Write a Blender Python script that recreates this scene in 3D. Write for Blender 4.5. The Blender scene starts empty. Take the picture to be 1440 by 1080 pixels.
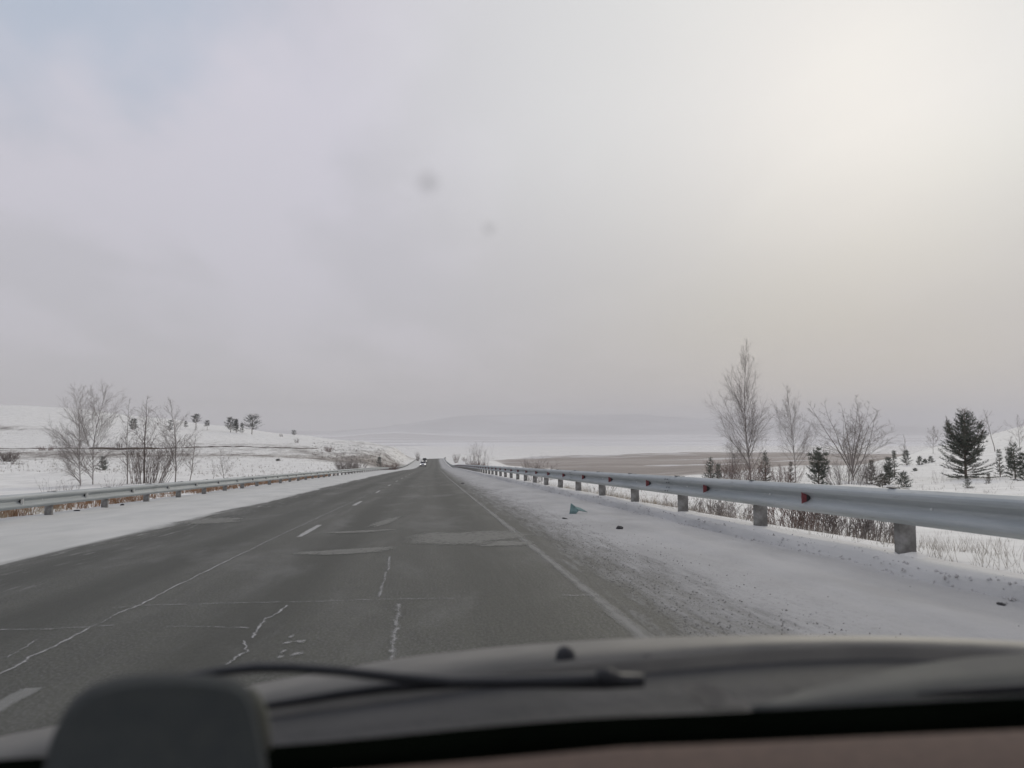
import bpy, math, random
import numpy as np
from mathutils import Vector, Matrix

random.seed(7)
SC = bpy.context.scene
COL = SC.collection
R = math.radians

# ------------------------------------------------------------------ camera
F = 1088.0                       # focal length in pixels of a 1440 px wide frame
YAW, PITCH = R(6.03), R(3.42)
cam = bpy.data.cameras.new('camera')
cam.sensor_width = 36
cam.lens = 36 * F / 1440
cam.clip_start, cam.clip_end = 0.05, 60000
cam.dof.use_dof = True
cam.dof.focus_distance = 22
cam.dof.aperture_fstop = 2.7
co = bpy.data.objects.new('camera', cam)
COL.objects.link(co)
co.location = (0, 0, 0)
co.rotation_euler = (R(90) + PITCH, 0, -YAW)
SC.camera = co

# ------------------------------------------------------------------ sun, world, exposure
SUN_AZ, SUN_EL = R(31), R(24)    # azimuth measured from the road direction towards the right
sd = bpy.data.lights.new('sun', 'SUN')
sd.energy, sd.angle, sd.color = 1.0, R(14), (1.0, 0.93, 0.80)
so = bpy.data.objects.new('sun', sd)
COL.objects.link(so)
sdir = Vector((math.sin(SUN_AZ) * math.cos(SUN_EL), math.cos(SUN_AZ) * math.cos(SUN_EL), math.sin(SUN_EL)))
so.rotation_euler = sdir.to_track_quat('Z', 'Y').to_euler()
so.location = (40, 40, 30)

SC.view_settings.view_transform = 'Standard'
SC.view_settings.look = 'None'
SC.view_settings.gamma = 1
SC.view_settings.exposure = 0.0
SC.view_settings.use_curve_mapping = False
SC.cycles.use_denoising = True
SC.cycles.max_bounces = 6
SC.cycles.volume_bounces = 1
SC.cycles.transparent_max_bounces = 12


class NT:
    """small node helper"""
    def __init__(self, tree):
        self.t = tree
        tree.nodes.clear()

    def n(self, typ, **kw):
        nd = self.t.nodes.new(typ)
        for k, v in kw.items():
            if k.startswith('_'):
                setattr(nd, k[1:], v)
            else:
                nd.inputs[k.replace('__', ' ')].default_value = v
        return nd

    def l(self, a, b):
        self.t.links.new(a, b)

    def m(self, op, a, b=None, c=None, clamp=False):
        nd = self.t.nodes.new('ShaderNodeMath')
        nd.operation = op
        nd.use_clamp = clamp
        for i, v in enumerate((a, b, c)):
            if v is None:
                continue
            if isinstance(v, (int, float)):
                nd.inputs[i].default_value = v
            else:
                self.l(v, nd.inputs[i])
        return nd.outputs[0]

    def noise(self, vec, scale, detail=4, rough=.55, dist=0):
        nd = self.n('ShaderNodeTexNoise', Scale=scale, Detail=detail, Roughness=rough, Distortion=dist)
        if vec is not None:
            self.l(vec, nd.inputs['Vector'])
        return nd.outputs['Fac']

    def mapping(self, vec, scale=(1, 1, 1), loc=(0, 0, 0), rot=(0, 0, 0)):
        nd = self.t.nodes.new('ShaderNodeMapping')
        nd.inputs['Scale'].default_value = scale
        nd.inputs['Location'].default_value = loc
        nd.inputs['Rotation'].default_value = rot
        self.l(vec, nd.inputs['Vector'])
        return nd.outputs[0]

    def ramp(self, v, a, b, lo=0.0, hi=1.0, smooth=True):
        nd = self.t.nodes.new('ShaderNodeMapRange')
        nd.interpolation_type = 'SMOOTHSTEP' if smooth else 'LINEAR'
        nd.inputs['From Min'].default_value = a
        nd.inputs['From Max'].default_value = b
        nd.inputs['To Min'].default_value = lo
        nd.inputs['To Max'].default_value = hi
        self.l(v, nd.inputs['Value'])
        return nd.outputs[0]

    def mix(self, f, a, b, typ='MIX'):
        nd = self.t.nodes.new('ShaderNodeMix')
        nd.data_type = 'RGBA'
        nd.blend_type = typ
        for i, v in ((0, f), (6, a), (7, b)):
            if isinstance(v, (int, float)):
                nd.inputs[i].default_value = v
            elif isinstance(v, tuple):
                nd.inputs[i].default_value = (*v, 1) if len(v) == 3 else v
            else:
                self.l(v, nd.inputs[i])
        return nd.outputs[2]


w = bpy.data.worlds.new('World')
SC.world = w
w.use_nodes = True
N = NT(w.node_tree)
sky = N.n('ShaderNodeTexSky', _sky_type='NISHITA', _sun_disc=False, _sun_elevation=SUN_EL, _sun_rotation=SUN_AZ,
          _air_density=1.0, _dust_density=2.5, _ozone_density=1.0)
tc = N.n('ShaderNodeTexCoord')
vd = N.t.nodes.new('ShaderNodeVectorMath'); vd.operation = 'NORMALIZE'
N.l(tc.outputs['Generated'], vd.inputs[0])
sep = N.n('ShaderNodeSeparateXYZ'); N.l(vd.outputs[0], sep.inputs[0])
dz = N.m('ADD', N.m('MAXIMUM', sep.outputs['Z'], 0.0), 0.16)
comb = N.n('ShaderNodeCombineXYZ')
N.l(N.m('DIVIDE', sep.outputs['X'], dz), comb.inputs[0])
N.l(N.m('DIVIDE', sep.outputs['Y'], dz), comb.inputs[1])
cv = N.mapping(comb.outputs[0], (.9, .55, 1), (1.3, 0.4, 0), (0, 0, .5))
big = N.noise(cv, .9, 5, .5, .35)
med = N.noise(N.mapping(comb.outputs[0], (1.6, .8, 1), (4.3, 2.2, 0), (0, 0, -.4)), 1.3, 4, .5, .2)
cl = N.m('ADD', N.m('MULTIPLY', big, .60), N.m('MULTIPLY', med, .40))
clf = N.ramp(cl, .43, .56)
el = N.m('POWER', N.ramp(sep.outputs['Z'], 0.035, .40, 0, 1, False), .34)
lowc = (3.65, 3.55, 3.75)
base_dark = N.mix(el, lowc, N.mix(N.m('MULTIPLY', N.ramp(sep.outputs['X'], -.05, -.30), N.ramp(sep.outputs['Z'], .22, .42)), (6.15, 6.0, 6.65), (5.0, 5.55, 6.7)))
base_lite = N.mix(el, (3.85, 3.72, 3.92), (6.85, 6.62, 7.45))
cloud = N.mix(clf, base_dark, base_lite)
# brighter, slightly yellow veil of cloud round the hidden sun
dp = N.t.nodes.new('ShaderNodeVectorMath'); dp.operation = 'DOT_PRODUCT'
N.l(vd.outputs[0], dp.inputs[0]); dp.inputs[1].default_value = sdir
glow = N.ramp(dp.outputs['Value'], .80, .995)
g2 = N.m('MULTIPLY', glow, N.ramp(big, .3, .7, .65, 1.0))
gcl = N.mix(N.ramp(sep.outputs['Z'], .05, .40), (4.55, 4.47, 4.15), (8.1, 8.2, 8.05))
cloud = N.mix(g2, cloud, gcl)
fin = N.mix(.95, sky.outputs[0], cloud)
# below the horizon: snow-covered country, the same pale tone
below = N.ramp(sep.outputs['Z'], -.03, 0.0)
fin = N.mix(below, (3.9, 3.9, 4.0), fin)
bg = N.n('ShaderNodeBackground', Strength=.1); N.l(fin, bg.inputs['Color'])
wo = N.n('ShaderNodeOutputWorld'); N.l(bg.outputs[0], wo.inputs['Surface'])


# ------------------------------------------------------------------ materials
def newmat(name):
    m = bpy.data.materials.new(name)
    m.use_nodes = True
    nt = NT(m.node_tree)
    out = nt.n('ShaderNodeOutputMaterial')
    b = nt.n('ShaderNodeBsdfPrincipled')
    nt.l(b.outputs[0], out.inputs['Surface'])
    return m, nt, b


def mat(name, c, rough=.6, metal=0.0, var=.12, scale=6.0, spec=.5, bump=0.0, c2=None, emit=None):
    """plain surface with mottled colour and fine relief"""
    m, nt, b = newmat(name)
    t = nt.n('ShaderNodeTexCoord')
    n1 = nt.noise(t.outputs['Object'], scale, 5, .6)
    if c2 is None:
        c2 = tuple(max(0, x * (1 - 2.2 * var)) for x in c)
        c = tuple(min(1, x * (1 + var)) for x in c)
    nt.l(nt.mix(nt.ramp(n1, .32, .68), c2, c), b.inputs['Base Color'])
    b.inputs['Roughness'].default_value = rough
    b.inputs['Metallic'].default_value = metal
    b.inputs['Specular IOR Level'].default_value = spec
    if bump:
        bp = nt.n('ShaderNodeBump', Strength=bump, Distance=.02)
        nt.l(nt.noise(t.outputs['Object'], scale * 5, 4, .6), bp.inputs['Height'])
        nt.l(bp.outputs[0], b.inputs['Normal'])
    if emit:
        b.inputs['Emission Color'].default_value = (*emit[0], 1)
        b.inputs['Emission Strength'].default_value = emit[1]
    return m


SNOW = (.80, .81, .83)
M = {}
M['bark_birch'] = mat('bark_birch', (.42, .39, .37), .85, c2=(.17, .15, .135), scale=4, bump=.4)
M['twig'] = mat('twig', (.17, .14, .125), .9, var=.2)
M['twig_grey'] = mat('twig_grey', (.27, .24, .22), .9, var=.2)
M['twig_red'] = mat('twig_red', (.19, .13, .11), .9, var=.2)
M['pine_bark'] = mat('pine_bark', (.17, .135, .11), .9, bump=.5, scale=9)
M['needles'] = mat('needles', (.118, .128, .098), .85, c2=(.070, .082, .066), scale=1.6)
M['needles_far'] = mat('needles_far', (.060, .070, .056), .8, c2=(.035, .044, .036), scale=.6)
M['needles_brown'] = mat('needles_brown', (.12, .10, .075), .85, c2=(.075, .072, .055), scale=2)
M['grass_rust'] = mat('grass_rust', (.34, .20, .11), .9, c2=(.20, .12, .07), scale=2)
M['grass_straw'] = mat('grass_straw', (.42, .36, .26), .9, c2=(.25, .20, .14), scale=2)
M['grass_grey'] = mat('grass_grey', (.36, .32, .27), .9, c2=(.22, .19, .16), scale=2)
M['galv'] = mat('galv', (.43, .445, .435), .68, .1, c2=(.35, .365, .355), scale=1.3, spec=.35)
_m, _nt, _b = newmat('galv_beam')
_P = _nt.n('ShaderNodeNewGeometry').outputs['Position']
_n1 = _nt.noise(_nt.mapping(_P, (1, .35, 5)), 1.0, 6, .7)
_n2 = _nt.noise(_nt.mapping(_P, (9, 2.2, 30)), 1.0, 6, .75)
_sep = _nt.n('ShaderNodeSeparateXYZ'); _nt.l(_P, _sep.inputs[0])
_sec = _nt.m('FRACT', _nt.m('MULTIPLY', _nt.m('FLOOR', _nt.m('DIVIDE', _sep.outputs[1], 9.3)), .377))
_c = _nt.mix(_nt.ramp(_n1, .3, .7), (.335, .365, .37), (.46, .485, .485))
_c = _nt.mix(_nt.ramp(_n2, .55, .78, 0, .55), _c, (.62, .62, .60))
_c = _nt.mix(_nt.ramp(_n2, .44, .24, 0, .6), _c, (.17, .165, .155))
_nt.l(_nt.mix(_nt.m('MULTIPLY', _sec, .22), _c, (.24, .25, .25)), _b.inputs['Base Color'])
_b.inputs['Roughness'].default_value = .62; _b.inputs['Metallic'].default_value = .15
_bp = _nt.n('ShaderNodeBump', Strength=.25, Distance=.01); _nt.l(_n1, _bp.inputs['Height']); _nt.l(_bp.outputs[0], _b.inputs['Normal'])
M['galv_beam'] = _m
M['galv_dull'] = mat('galv_dull', (.34, .34, .33), .75, .1, c2=(.14, .135, .125), scale=5, bump=.2)
M['galv_dark'] = mat('galv_dark', (.10, .10, .10), .7, .2)
M['bolt'] = mat('bolt', (.78, .80, .80), .35, .3)
M['bolt_dark'] = mat('bolt_dark', (.06, .06, .065), .6, .3)
M['red_reflector'] = mat('red_reflector', (.22, .055, .06), .6, 0, var=.1, scale=30)
M['white_reflector'] = mat('white_reflector', (.74, .74, .70), .4, 0, var=.05, scale=30)
M['reflector_back'] = mat('reflector_back', (.05, .05, .05), .6)
M['teal'] = mat('teal', (.16, .25, .245), .9, var=.15, scale=12)
M['stone_dark'] = mat('stone_dark', (.035, .034, .036), .8, bump=.4, scale=20)
M['clod'] = mat('clod', (.60, .60, .60), .9, c2=(.32, .31, .29), scale=30)
M['grit'] = mat('grit', (.22, .21, .19), .9, c2=(.09, .088, .08), scale=60)
M['earth'] = mat('earth', (.13, .105, .085), .95, c2=(.07, .055, .045), scale=.8)

# --- own car
M['hood_paint'] = mat('hood_paint', (.155, .150, .134), .60, .15, c2=(.112, .110, .100), scale=7, spec=.4)
M['cowl'] = mat('cowl_plastic', (.038, .038, .040), .8, c2=(.024, .025, .026), scale=9, bump=.25)
M['cowl_dusty'] = mat('cowl_dusty', (.075, .078, .070), .85, c2=(.048, .050, .050), scale=6)
M['rubber'] = mat('rubber', (.017, .018, .022), .7)
M['arm_paint'] = mat('wiper_arm_paint', (.022, .024, .028), .55)
M['frit'] = mat('frit_black', (.002, .003, .002), 1.0, spec=0)
M['dash'] = mat('dash_plastic', (.115, .080, .065), .9, c2=(.09, .064, .054), scale=80, bump=.3, spec=.2)
M['binnacle'] = mat('binnacle_plastic', (.105, .118, .116), .85, c2=(.092, .104, .106), scale=60, spec=.2)  # cluster face, plastic lightened to make up for its shade
M['binnacle_top_dimmed'] = mat('binnacle_top_dimmed', (.035, .040, .041), .9, scale=60, spec=.15)  # same plastic, darkened to cancel the light falling on the top
M['binnacle_lip'] = mat('binnacle_lip', (.11, .115, .09), .8)
M['headliner'] = mat('headliner', (.35, .34, .33), .95)
M['scrap'] = mat('scrap', (.27, .26, .225), .9, c2=(.14, .135, .12), scale=20)

# --- oncoming cars
M['car_white'] = mat('car_white', (.62, .63, .64), .3, .1, var=.03)
M['car_dark'] = mat('car_dark', (.028, .03, .034), .3, .3, var=.03)
M['car_glass'] = mat('car_glass', (.012, .014, .016), .12, 0, var=.02)
M['tyre'] = mat('tyre', (.02, .02, .02), .85)
M['rim'] = mat('rim', (.4, .4, .41), .4, .6)
M['plate'] = mat('plate', (.75, .75, .75), .5)
M['lamp'] = mat('lamp', (.9, .9, .88), .2, emit=((1, .97, .90), 1.7))

# --- clear glass
m = bpy.data.materials.new('windshield_glass'); m.use_nodes = True
nt = NT(m.node_tree); o_ = nt.n('ShaderNodeOutputMaterial')
tb = nt.n('ShaderNodeBsdfTransparent', Color=(.955, .962, .955, 1)); nt.l(tb.outputs[0], o_.inputs['Surface'])
M['glass'] = m
# --- dust spot on the glass: soft-edged translucent grey
m = bpy.data.materials.new('dust_spot'); m.use_nodes = True
nt = NT(m.node_tree); o_ = nt.n('ShaderNodeOutputMaterial')
tcn = nt.n('ShaderNodeTexCoord')
ln = nt.t.nodes.new('ShaderNodeVectorMath'); ln.operation = 'LENGTH'; nt.l(tcn.outputs['Object'], ln.inputs[0])
fall = nt.ramp(ln.outputs['Value'], .2, 1.0, .21, 0.0)
tr = nt.n('ShaderNodeBsdfTransparent'); df = nt.n('ShaderNodeBsdfDiffuse', Color=(.30, .30, .31, 1))
ms = nt.n('ShaderNodeMixShader'); nt.l(fall, ms.inputs[0]); nt.l(tr.outputs[0], ms.inputs[1]); nt.l(df.outputs[0], ms.inputs[2])
nt.l(ms.outputs[0], o_.inputs['Surface'])
M['dust'] = m

# --- ground: snow with dry grass showing through where 'cover' says
m, nt, b = newmat('snow_ground')
g = nt.n('ShaderNodeNewGeometry')
at = nt.n('ShaderNodeAttribute', _attribute_name='cover')
at2 = nt.n('ShaderNodeAttribute', _attribute_name='field')
P = g.outputs['Position']
fine = nt.noise(P, 2.3, 6, .7)
mid = nt.noise(nt.mapping(P, (.22, .09, .6)), 1.0, 6, .65, .5)
lrg = nt.noise(nt.mapping(P, (.012, .004, .05)), 1.0, 5, .6, .6)
vd2 = nt.n('ShaderNodeCameraData')
nn = nt.m('ADD', nt.m('MULTIPLY', fine, .42), nt.m('ADD', nt.m('MULTIPLY', mid, .36), nt.m('MULTIPLY', lrg, .22)))
thr = nt.m('SUBTRACT', .82, nt.m('MULTIPLY', at.outputs['Fac'], .58))
fac = nt.m('MULTIPLY', nt.m('SUBTRACT', nn, thr), 9.0, clamp=True)
fac = nt.m('MULTIPLY', fac, .85)
gcol = nt.mix(nt.ramp(mid, .35, .65), (.19, .155, .115), (.11, .09, .075))
sn = nt.mix(nt.ramp(nt.noise(P, .5, 4), .3, .7), (.70, .695, .655), (.83, .825, .78))
c1 = nt.mix(fac, sn, gcol)
# the ploughed field: grey-brown soil with snow streaks
fn = nt.noise(nt.mapping(P, (.0035, .016, .02), rot=(0, 0, .12)), 1.0, 6, .62, .8)
soil = nt.mix(nt.ramp(nt.noise(nt.mapping(P, (.006, .03, .1)), 1.0, 5), .35, .65), (.25, .22, .195), (.335, .30, .27))
fcol = nt.mix(nt.ramp(fn, .53, .66, 0, .7), soil, (.66, .66, .66))
nt.l(nt.mix(at2.outputs['Fac'], c1, fcol), b.inputs['Base Color'])
b.inputs['Roughness'].default_value = .85
b.inputs['Specular IOR Level'].default_value = .2
bp = nt.n('ShaderNodeBump', Strength=.5, Distance=.06)
nt.l(nt.m('ADD', nt.noise(P, 5, 5, .65), nt.m('MULTIPLY', nt.noise(P, 1.0, 3), 1.5)), bp.inputs['Height'])
nt.l(bp.outputs[0], b.inputs['Normal'])
M['ground'] = m

# --- far country: pale plain and bluish hills
m, nt, b = newmat('far_country')
g = nt.n('ShaderNodeNewGeometry'); P = g.outputs['Position']
at = nt.n('ShaderNodeAttribute', _attribute_name='wood')
st = nt.noise(nt.mapping(P, (.00035, .0016, .002), rot=(0, 0, -.1)), 1.0, 6, .6, .4)
pc = nt.mix(nt.ramp(st, .44, .60), (.76, .77, .78), (.40, .39, .39))
wn = nt.noise(nt.mapping(P, (.0007, .0007, .003)), 1.0, 5, .6)
wc = nt.mix(nt.ramp(wn, .4, .62), (.13, .14, .16), (.40, .42, .45))
nt.l(nt.mix(at.outputs['Fac'], pc, wc), b.inputs['Base Color'])
b.inputs['Roughness'].default_value = .95
M['far'] = m

# --- road corridor: asphalt with worn edges under snow, driven by u (metres across) and v (metres along)
m, nt, b = newmat('road_surface')
uv = nt.n('ShaderNodeUVMap', _uv_map='lane')
UV = uv.outputs[0]
sp = nt.n('ShaderNodeSeparateXYZ'); nt.l(UV, sp.inputs[0])
u, v = sp.outputs[0], sp.outputs[1]
edge_n = nt.noise(nt.mapping(UV, (1.6, .16, 1)), 1.0, 6, .66, .3)
streak = nt.noise(nt.mapping(UV, (9, .9, 1)), 1.0, 6, .72)
gran = nt.noise(nt.mapping(UV, (26, 15, 1)), 1.0, 5, .75)
ed = nt.m('SUBTRACT', edge_n, .5)
# left side: sharp snow edge
fl = nt.m('SUBTRACT', nt.m('SUBTRACT', -4.62, u), nt.m('MULTIPLY', ed, 1.5))
sl = nt.m('ADD', nt.ramp(fl, -.03, .38, 0, 1), nt.m('MULTIPLY', nt.ramp(fl, -1.3, .2), nt.ramp(streak, .52, .72, 0, .55)), clamp=True)
# right side: broad gritty transition
fr = nt.m('SUBTRACT', nt.m('SUBTRACT', u, 1.27), nt.m('MULTIPLY', ed, .6))
rp = nt.ramp(fr, .0, 1.5, 0, 1, False)
mixn = nt.m('ADD', nt.m('MULTIPLY', streak, .55), nt.m('MULTIPLY', gran, .45))
sr = nt.m('MULTIPLY', nt.m('SUBTRACT', nt.m('ADD', nt.m('MULTIPLY', rp, .50), mixn), .51), 3.6, clamp=True)
snowf = nt.m('MAXIMUM', sl, nt.m('MULTIPLY', sr, nt.ramp(fr, 0, .08)))
# asphalt colour
a1 = nt.noise(nt.mapping(UV, (.8, .05, 1)), 1.0, 5, .6)
a2 = nt.noise(nt.mapping(UV, (60, 42, 1)), 1.0, 3, .7)
asp = nt.mix(nt.ramp(a1, .3, .7), (.058, .060, .046), (.077, .078, .061))
a3 = nt.noise(nt.mapping(UV, (7, 3.5, 1)), 1.0, 6, .75)
asp = nt.mix(nt.ramp(a3, .35, .65, 0, .5), asp, (.046, .046, .040))
a4 = nt.noise(nt.mapping(UV, (1.5, .22, 1), (3, 9, 0)), 1.0, 5, .6, .6)
asp = nt.mix(nt.ramp(a4, .48, .70, 0, .45), asp, (.14, .14, .125))
asp = nt.mix(nt.ramp(a2, .42, .70, 0, .75), asp, (.15, .15, .14))
# paler, polished wheel tracks
wt = None
for c0 in (-4.0, -2.75, -1.15, .55):
    d = nt.m('ABSOLUTE', nt.m('SUBTRACT', u, c0))
    q = nt.ramp(d, .1, .5, 1, 0)
    wt = q if wt is None else nt.m('MAXIMUM', wt, q)
asp = nt.mix(nt.m('MULTIPLY', wt, nt.ramp(a1, .3, .7, .35, .8)), asp, (.045, .046, .037))
# dry salt / frost film, blotchy
fr1 = nt.noise(nt.mapping(UV, (.9, .28, 1), (7, 3, 0)), 1.0, 6, .62, .4)
asp = nt.mix(nt.ramp(fr1, .50, .74, 0, .20), asp, (.30, .30, .29))
# blown snow dust in fine streaks on the far lane
asp = nt.mix(nt.m('MULTIPLY', nt.ramp(streak, .60, .78), nt.ramp(u, -3.4, -2.4, .38, 0.10)), asp, (.42, .42, .45))
# snow colour
shade = nt.ramp(nt.noise(nt.mapping(UV, (1.2, .5, 1)), 1.0, 5, .6), .3, .7)
snl = nt.mix(shade, (.50, .505, .48), (.59, .59, .56))
snr = nt.mix(shade, (.34, .34, .335), (.43, .43, .425))
snr = nt.mix(nt.ramp(u, 3.5, 3.85), snr, (.62, .615, .585))
snc = nt.mix(nt.ramp(u, -1, 1), snl, snr)
dirt = nt.m('MULTIPLY', nt.ramp(gran, .5, .72), nt.m('MAXIMUM', nt.ramp(fr, .3, 2.0, .9, 0), 0.02))
dirt = nt.m('MULTIPLY', dirt, nt.ramp(u, 0, .5))
snc = nt.mix(dirt, snc, (.20, .195, .17))
dl = nt.m('MULTIPLY', nt.ramp(streak, .55, .75), nt.ramp(fl, .2, 1.4, .4, 0))
snc = nt.mix(nt.m('MULTIPLY', dl, nt.ramp(u, -1, -2)), snc, (.38, .37, .36))
nt.l(nt.mix(snowf, asp, snc), b.inputs['Base Color'])
nt.l(nt.ramp(snowf, 0, 1, .72, .9), b.inputs['Roughness'])
b.inputs['Specular IOR Level'].default_value = .3
bp = nt.n('ShaderNodeBump', Strength=.6, Distance=.012)
nt.l(nt.m('ADD', nt.m('MULTIPLY', gran, 1.0), nt.m('ADD', nt.m('MULTIPLY', snowf, 1.5), nt.m('MULTIPLY', streak, 1.0))), bp.inputs['Height'])
nt.l(bp.outputs[0], b.inputs['Normal'])
M['road'] = m


def decal(name, col, rough=.8, thr=.45, soft=.12, scale=(14, 5, 1), strength=1.0):
    """thin worn film lying on the road; 'edge' attribute = 1 in the middle, 0 at the rim"""
    m = bpy.data.materials.new(name); m.use_nodes = True
    nt = NT(m.node_tree); o = nt.n('ShaderNodeOutputMaterial')
    b = nt.n('ShaderNodeBsdfPrincipled', Roughness=rough)
    b.inputs['Base Color'].default_value = (*col, 1)
    at = nt.n('ShaderNodeAttribute', _attribute_name='edge')
    g = nt.n('ShaderNodeNewGeometry')
    n1 = nt.noise(nt.mapping(g.outputs['Position'], scale), 1.0, 6, .7)
    f = nt.m('ADD', nt.m('MULTIPLY', at.outputs['Fac'], .75), nt.m('SUBTRACT', n1, .5))
    f = nt.ramp(f, thr - soft, thr + soft, 0, strength)
    tr = nt.n('ShaderNodeBsdfTransparent')
    ms = nt.n('ShaderNodeMixShader')
    nt.l(f, ms.inputs[0]); nt.l(tr.outputs[0], ms.inputs[1]); nt.l(b.outputs[0], ms.inputs[2])
    nt.l(ms.outputs[0], o.inputs['Surface'])
    return m


M['line_paint'] = decal('line_paint', (.32, .32, .30), thr=.44, soft=.34, scale=(10, 3, 1), strength=.60)
M['dash_paint'] = decal('dash_paint', (.46, .46, .44), thr=.28, soft=.22, scale=(18, 6, 1), strength=.75)
M['dash_worn'] = decal('dash_worn', (.40, .40, .38), thr=.36, soft=.26, scale=(10, 4, 1), strength=.40)
M['crack_snow'] = decal('crack_snow', (.50, .50, .49), thr=.56, soft=.24, scale=(16, 9, 1), strength=.66)
M['crack_faint'] = decal('crack_faint', (.40, .40, .39), thr=.58, soft=.16, scale=(16, 14, 1), strength=.60)
M['seam'] = decal('seam', (.42, .42, .41), thr=.68, soft=.16, scale=(24, 20, 1), strength=.6)
M['frost'] = decal('frost', (.24, .24, .215), thr=.42, soft=.40, scale=(16, 9, 1), strength=.66)


# ------------------------------------------------------------------ object helpers
def link_mesh(name, verts, faces, material, parent=None, smooth=False):
    me = bpy.data.meshes.new(name)
    me.from_pydata(verts, [], faces)
    if smooth:
        me.polygons.foreach_set('use_smooth', [True] * len(me.polygons))
    o = bpy.data.objects.new(name, me)
    COL.objects.link(o)
    if material is not None:
        me.materials.append(material)
    if parent is not None:
        o.parent = parent
    return o


def tag(o, label=None, cat=None, group=None, kind=None):
    if label: o['label'] = label
    if cat: o['category'] = cat
    if group: o['group'] = group
    if kind: o['kind'] = kind
    return o


def empty(name, loc=(0, 0, 0), rz=0.0):
    o = bpy.data.objects.new(name, None)
    o.empty_display_size = .3
    o.location = loc
    o.rotation_euler = (0, 0, rz)
    COL.objects.link(o)
    return o


class MB:
    def __init__(s):
        s.v, s.f = [], []

    def box(s, c, h, rz=0.0):
        i = len(s.v)
        cs, sn = math.cos(rz), math.sin(rz)
        for x in (-1, 1):
            for y in (-1, 1):
                for z in (-1, 1):
                    a, b_ = x * h[0], y * h[1]
                    s.v.append((c[0] + a * cs - b_ * sn, c[1] + a * sn + b_ * cs, c[2] + z * h[2]))
        for q in ((0, 1, 3, 2), (4, 6, 7, 5), (0, 4, 5, 1), (2, 3, 7, 6), (0, 2, 6, 4), (1, 5, 7, 3)):
            s.f.append(tuple(i + k for k in q))
        return s

    def tube(s, pts, rad, sides=5, cap=True):
        n = len(pts)
        i0 = len(s.v)
        up = Vector((.31, .17, .93))
        for k in range(n):
            p = Vector(pts[k])
            d = (Vector(pts[min(k + 1, n - 1)]) - Vector(pts[max(k - 1, 0)]))
            if d.length < 1e-9: d = Vector((0, 0, 1))
            d.normalize()
            a = d.cross(up)
            if a.length < .1: a = d.cross(Vector((1, 0, 0)))
            a.normalize()
            b_ = d.cross(a)
            r = rad[k] if hasattr(rad, '__len__') else rad
            for j in range(sides):
                t = 2 * math.pi * j / sides
                q = p + a * (r * math.cos(t)) + b_ * (r * math.sin(t))
                s.v.append((q.x, q.y, q.z))
        for k in range(n - 1):
            for j in range(sides):
                a, b_ = i0 + k * sides + j, i0 + k * sides + (j + 1) % sides
                s.f.append((a, b_, b_ + sides, a + sides))
        if cap:
            s.f.append(tuple(i0 + j for j in reversed(range(sides))))
            s.f.append(tuple(i0 + (n - 1) * sides + j for j in range(sides)))
        return s

    def tri(s, a, b_, c):
        i = len(s.v)
        s.v += [tuple(a), tuple(b_), tuple(c)]
        s.f.append((i, i + 1, i + 2))
        return s

    def build(s, name, material, parent=None, smooth=False):
        return link_mesh(name, s.v, s.f, material, parent, smooth)


FWD = Vector((math.sin(YAW), math.cos(YAW), 0))
RGT = Vector((math.cos(YAW), -math.sin(YAW), 0))
CF = FWD * math.cos(PITCH) + Vector((0, 0, math.sin(PITCH)))
CU = Vector((0, 0, math.cos(PITCH))) - FWD * math.sin(PITCH)


def U(px, py, d):
    """a real point at depth d metres that lies in direction (px, py)"""
    return CF * d + RGT * ((px - 720) / F * d) + CU * ((540 - py) / F * d)


def crom(x, xs, ys):
    x = np.clip(np.asarray(x, float), xs[0], xs[-1])
    xs, ys = np.array(xs, float), np.array(ys, float)
    m = np.zeros_like(ys)
    dl = np.diff(ys) / np.diff(xs)
    m[1:-1] = (dl[:-1] + dl[1:]) / 2
    m[0], m[-1] = dl[0], dl[-1]
    i = np.clip(np.searchsorted(xs, x, side='right') - 1, 0, len(xs) - 2)
    h = xs[i + 1] - xs[i]
    t = (x - xs[i]) / h
    return ((2 * t**3 - 3 * t**2 + 1) * ys[i] + (t**3 - 2 * t**2 + t) * h * m[i]
            + (-2 * t**3 + 3 * t**2) * ys[i + 1] + (t**3 - t**2) * h * m[i + 1])


ZY = [-200, -60, 0, 60, 120, 183, 230, 300, 360, 400, 450, 520, 700, 1000]
ZZ = [7.285, 1.489, -.995, -3.479, -6.02, -8.85, -10.5, -12.3, -13.45, -14.5, -16.4, -19.8, -29, -48]
XY = [-200, 0, 60, 120, 183, 230, 300, 360, 420, 500, 700, 1000]
XX = [0, 0, 0, .4, 1.0, 1.5, 1.9, 2.5, 5, 13, 55, 150]
SLOPE = .026


def zc(y): return crom(y, ZY, ZZ)
def xc(y): return crom(y, XY, XX)
def surf(u, y): return zc(y) + SLOPE * u


def sstep(x, a, b):
    t = np.clip((x - a) / (b - a), 0, 1)
    return t * t * (3 - 2 * t)


_rs = np.random.RandomState(3)
_perm = _rs.rand(256, 256)


def vnoise(x, y):
    xi, yi = np.floor(x).astype(int), np.floor(y).astype(int)
    fx, fy = x - xi, y - yi
    fx, fy = fx * fx * (3 - 2 * fx), fy * fy * (3 - 2 * fy)
    p = _perm
    a, b_ = p[xi & 255, yi & 255], p[(xi + 1) & 255, yi & 255]
    c, d = p[xi & 255, (yi + 1) & 255], p[(xi + 1) & 255, (yi + 1) & 255]
    return (a * (1 - fx) + b_ * fx) * (1 - fy) + (c * (1 - fx) + d * fx) * fy


def fbm(x, y, o=4):
    s, a, t = 0, 1, 0
    for k in range(o):
        s = s + a * (vnoise(x * 2**k + 17 * k, y * 2**k + 31 * k) - .5)
        t += a
        a *= .5
    return s / t


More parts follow.
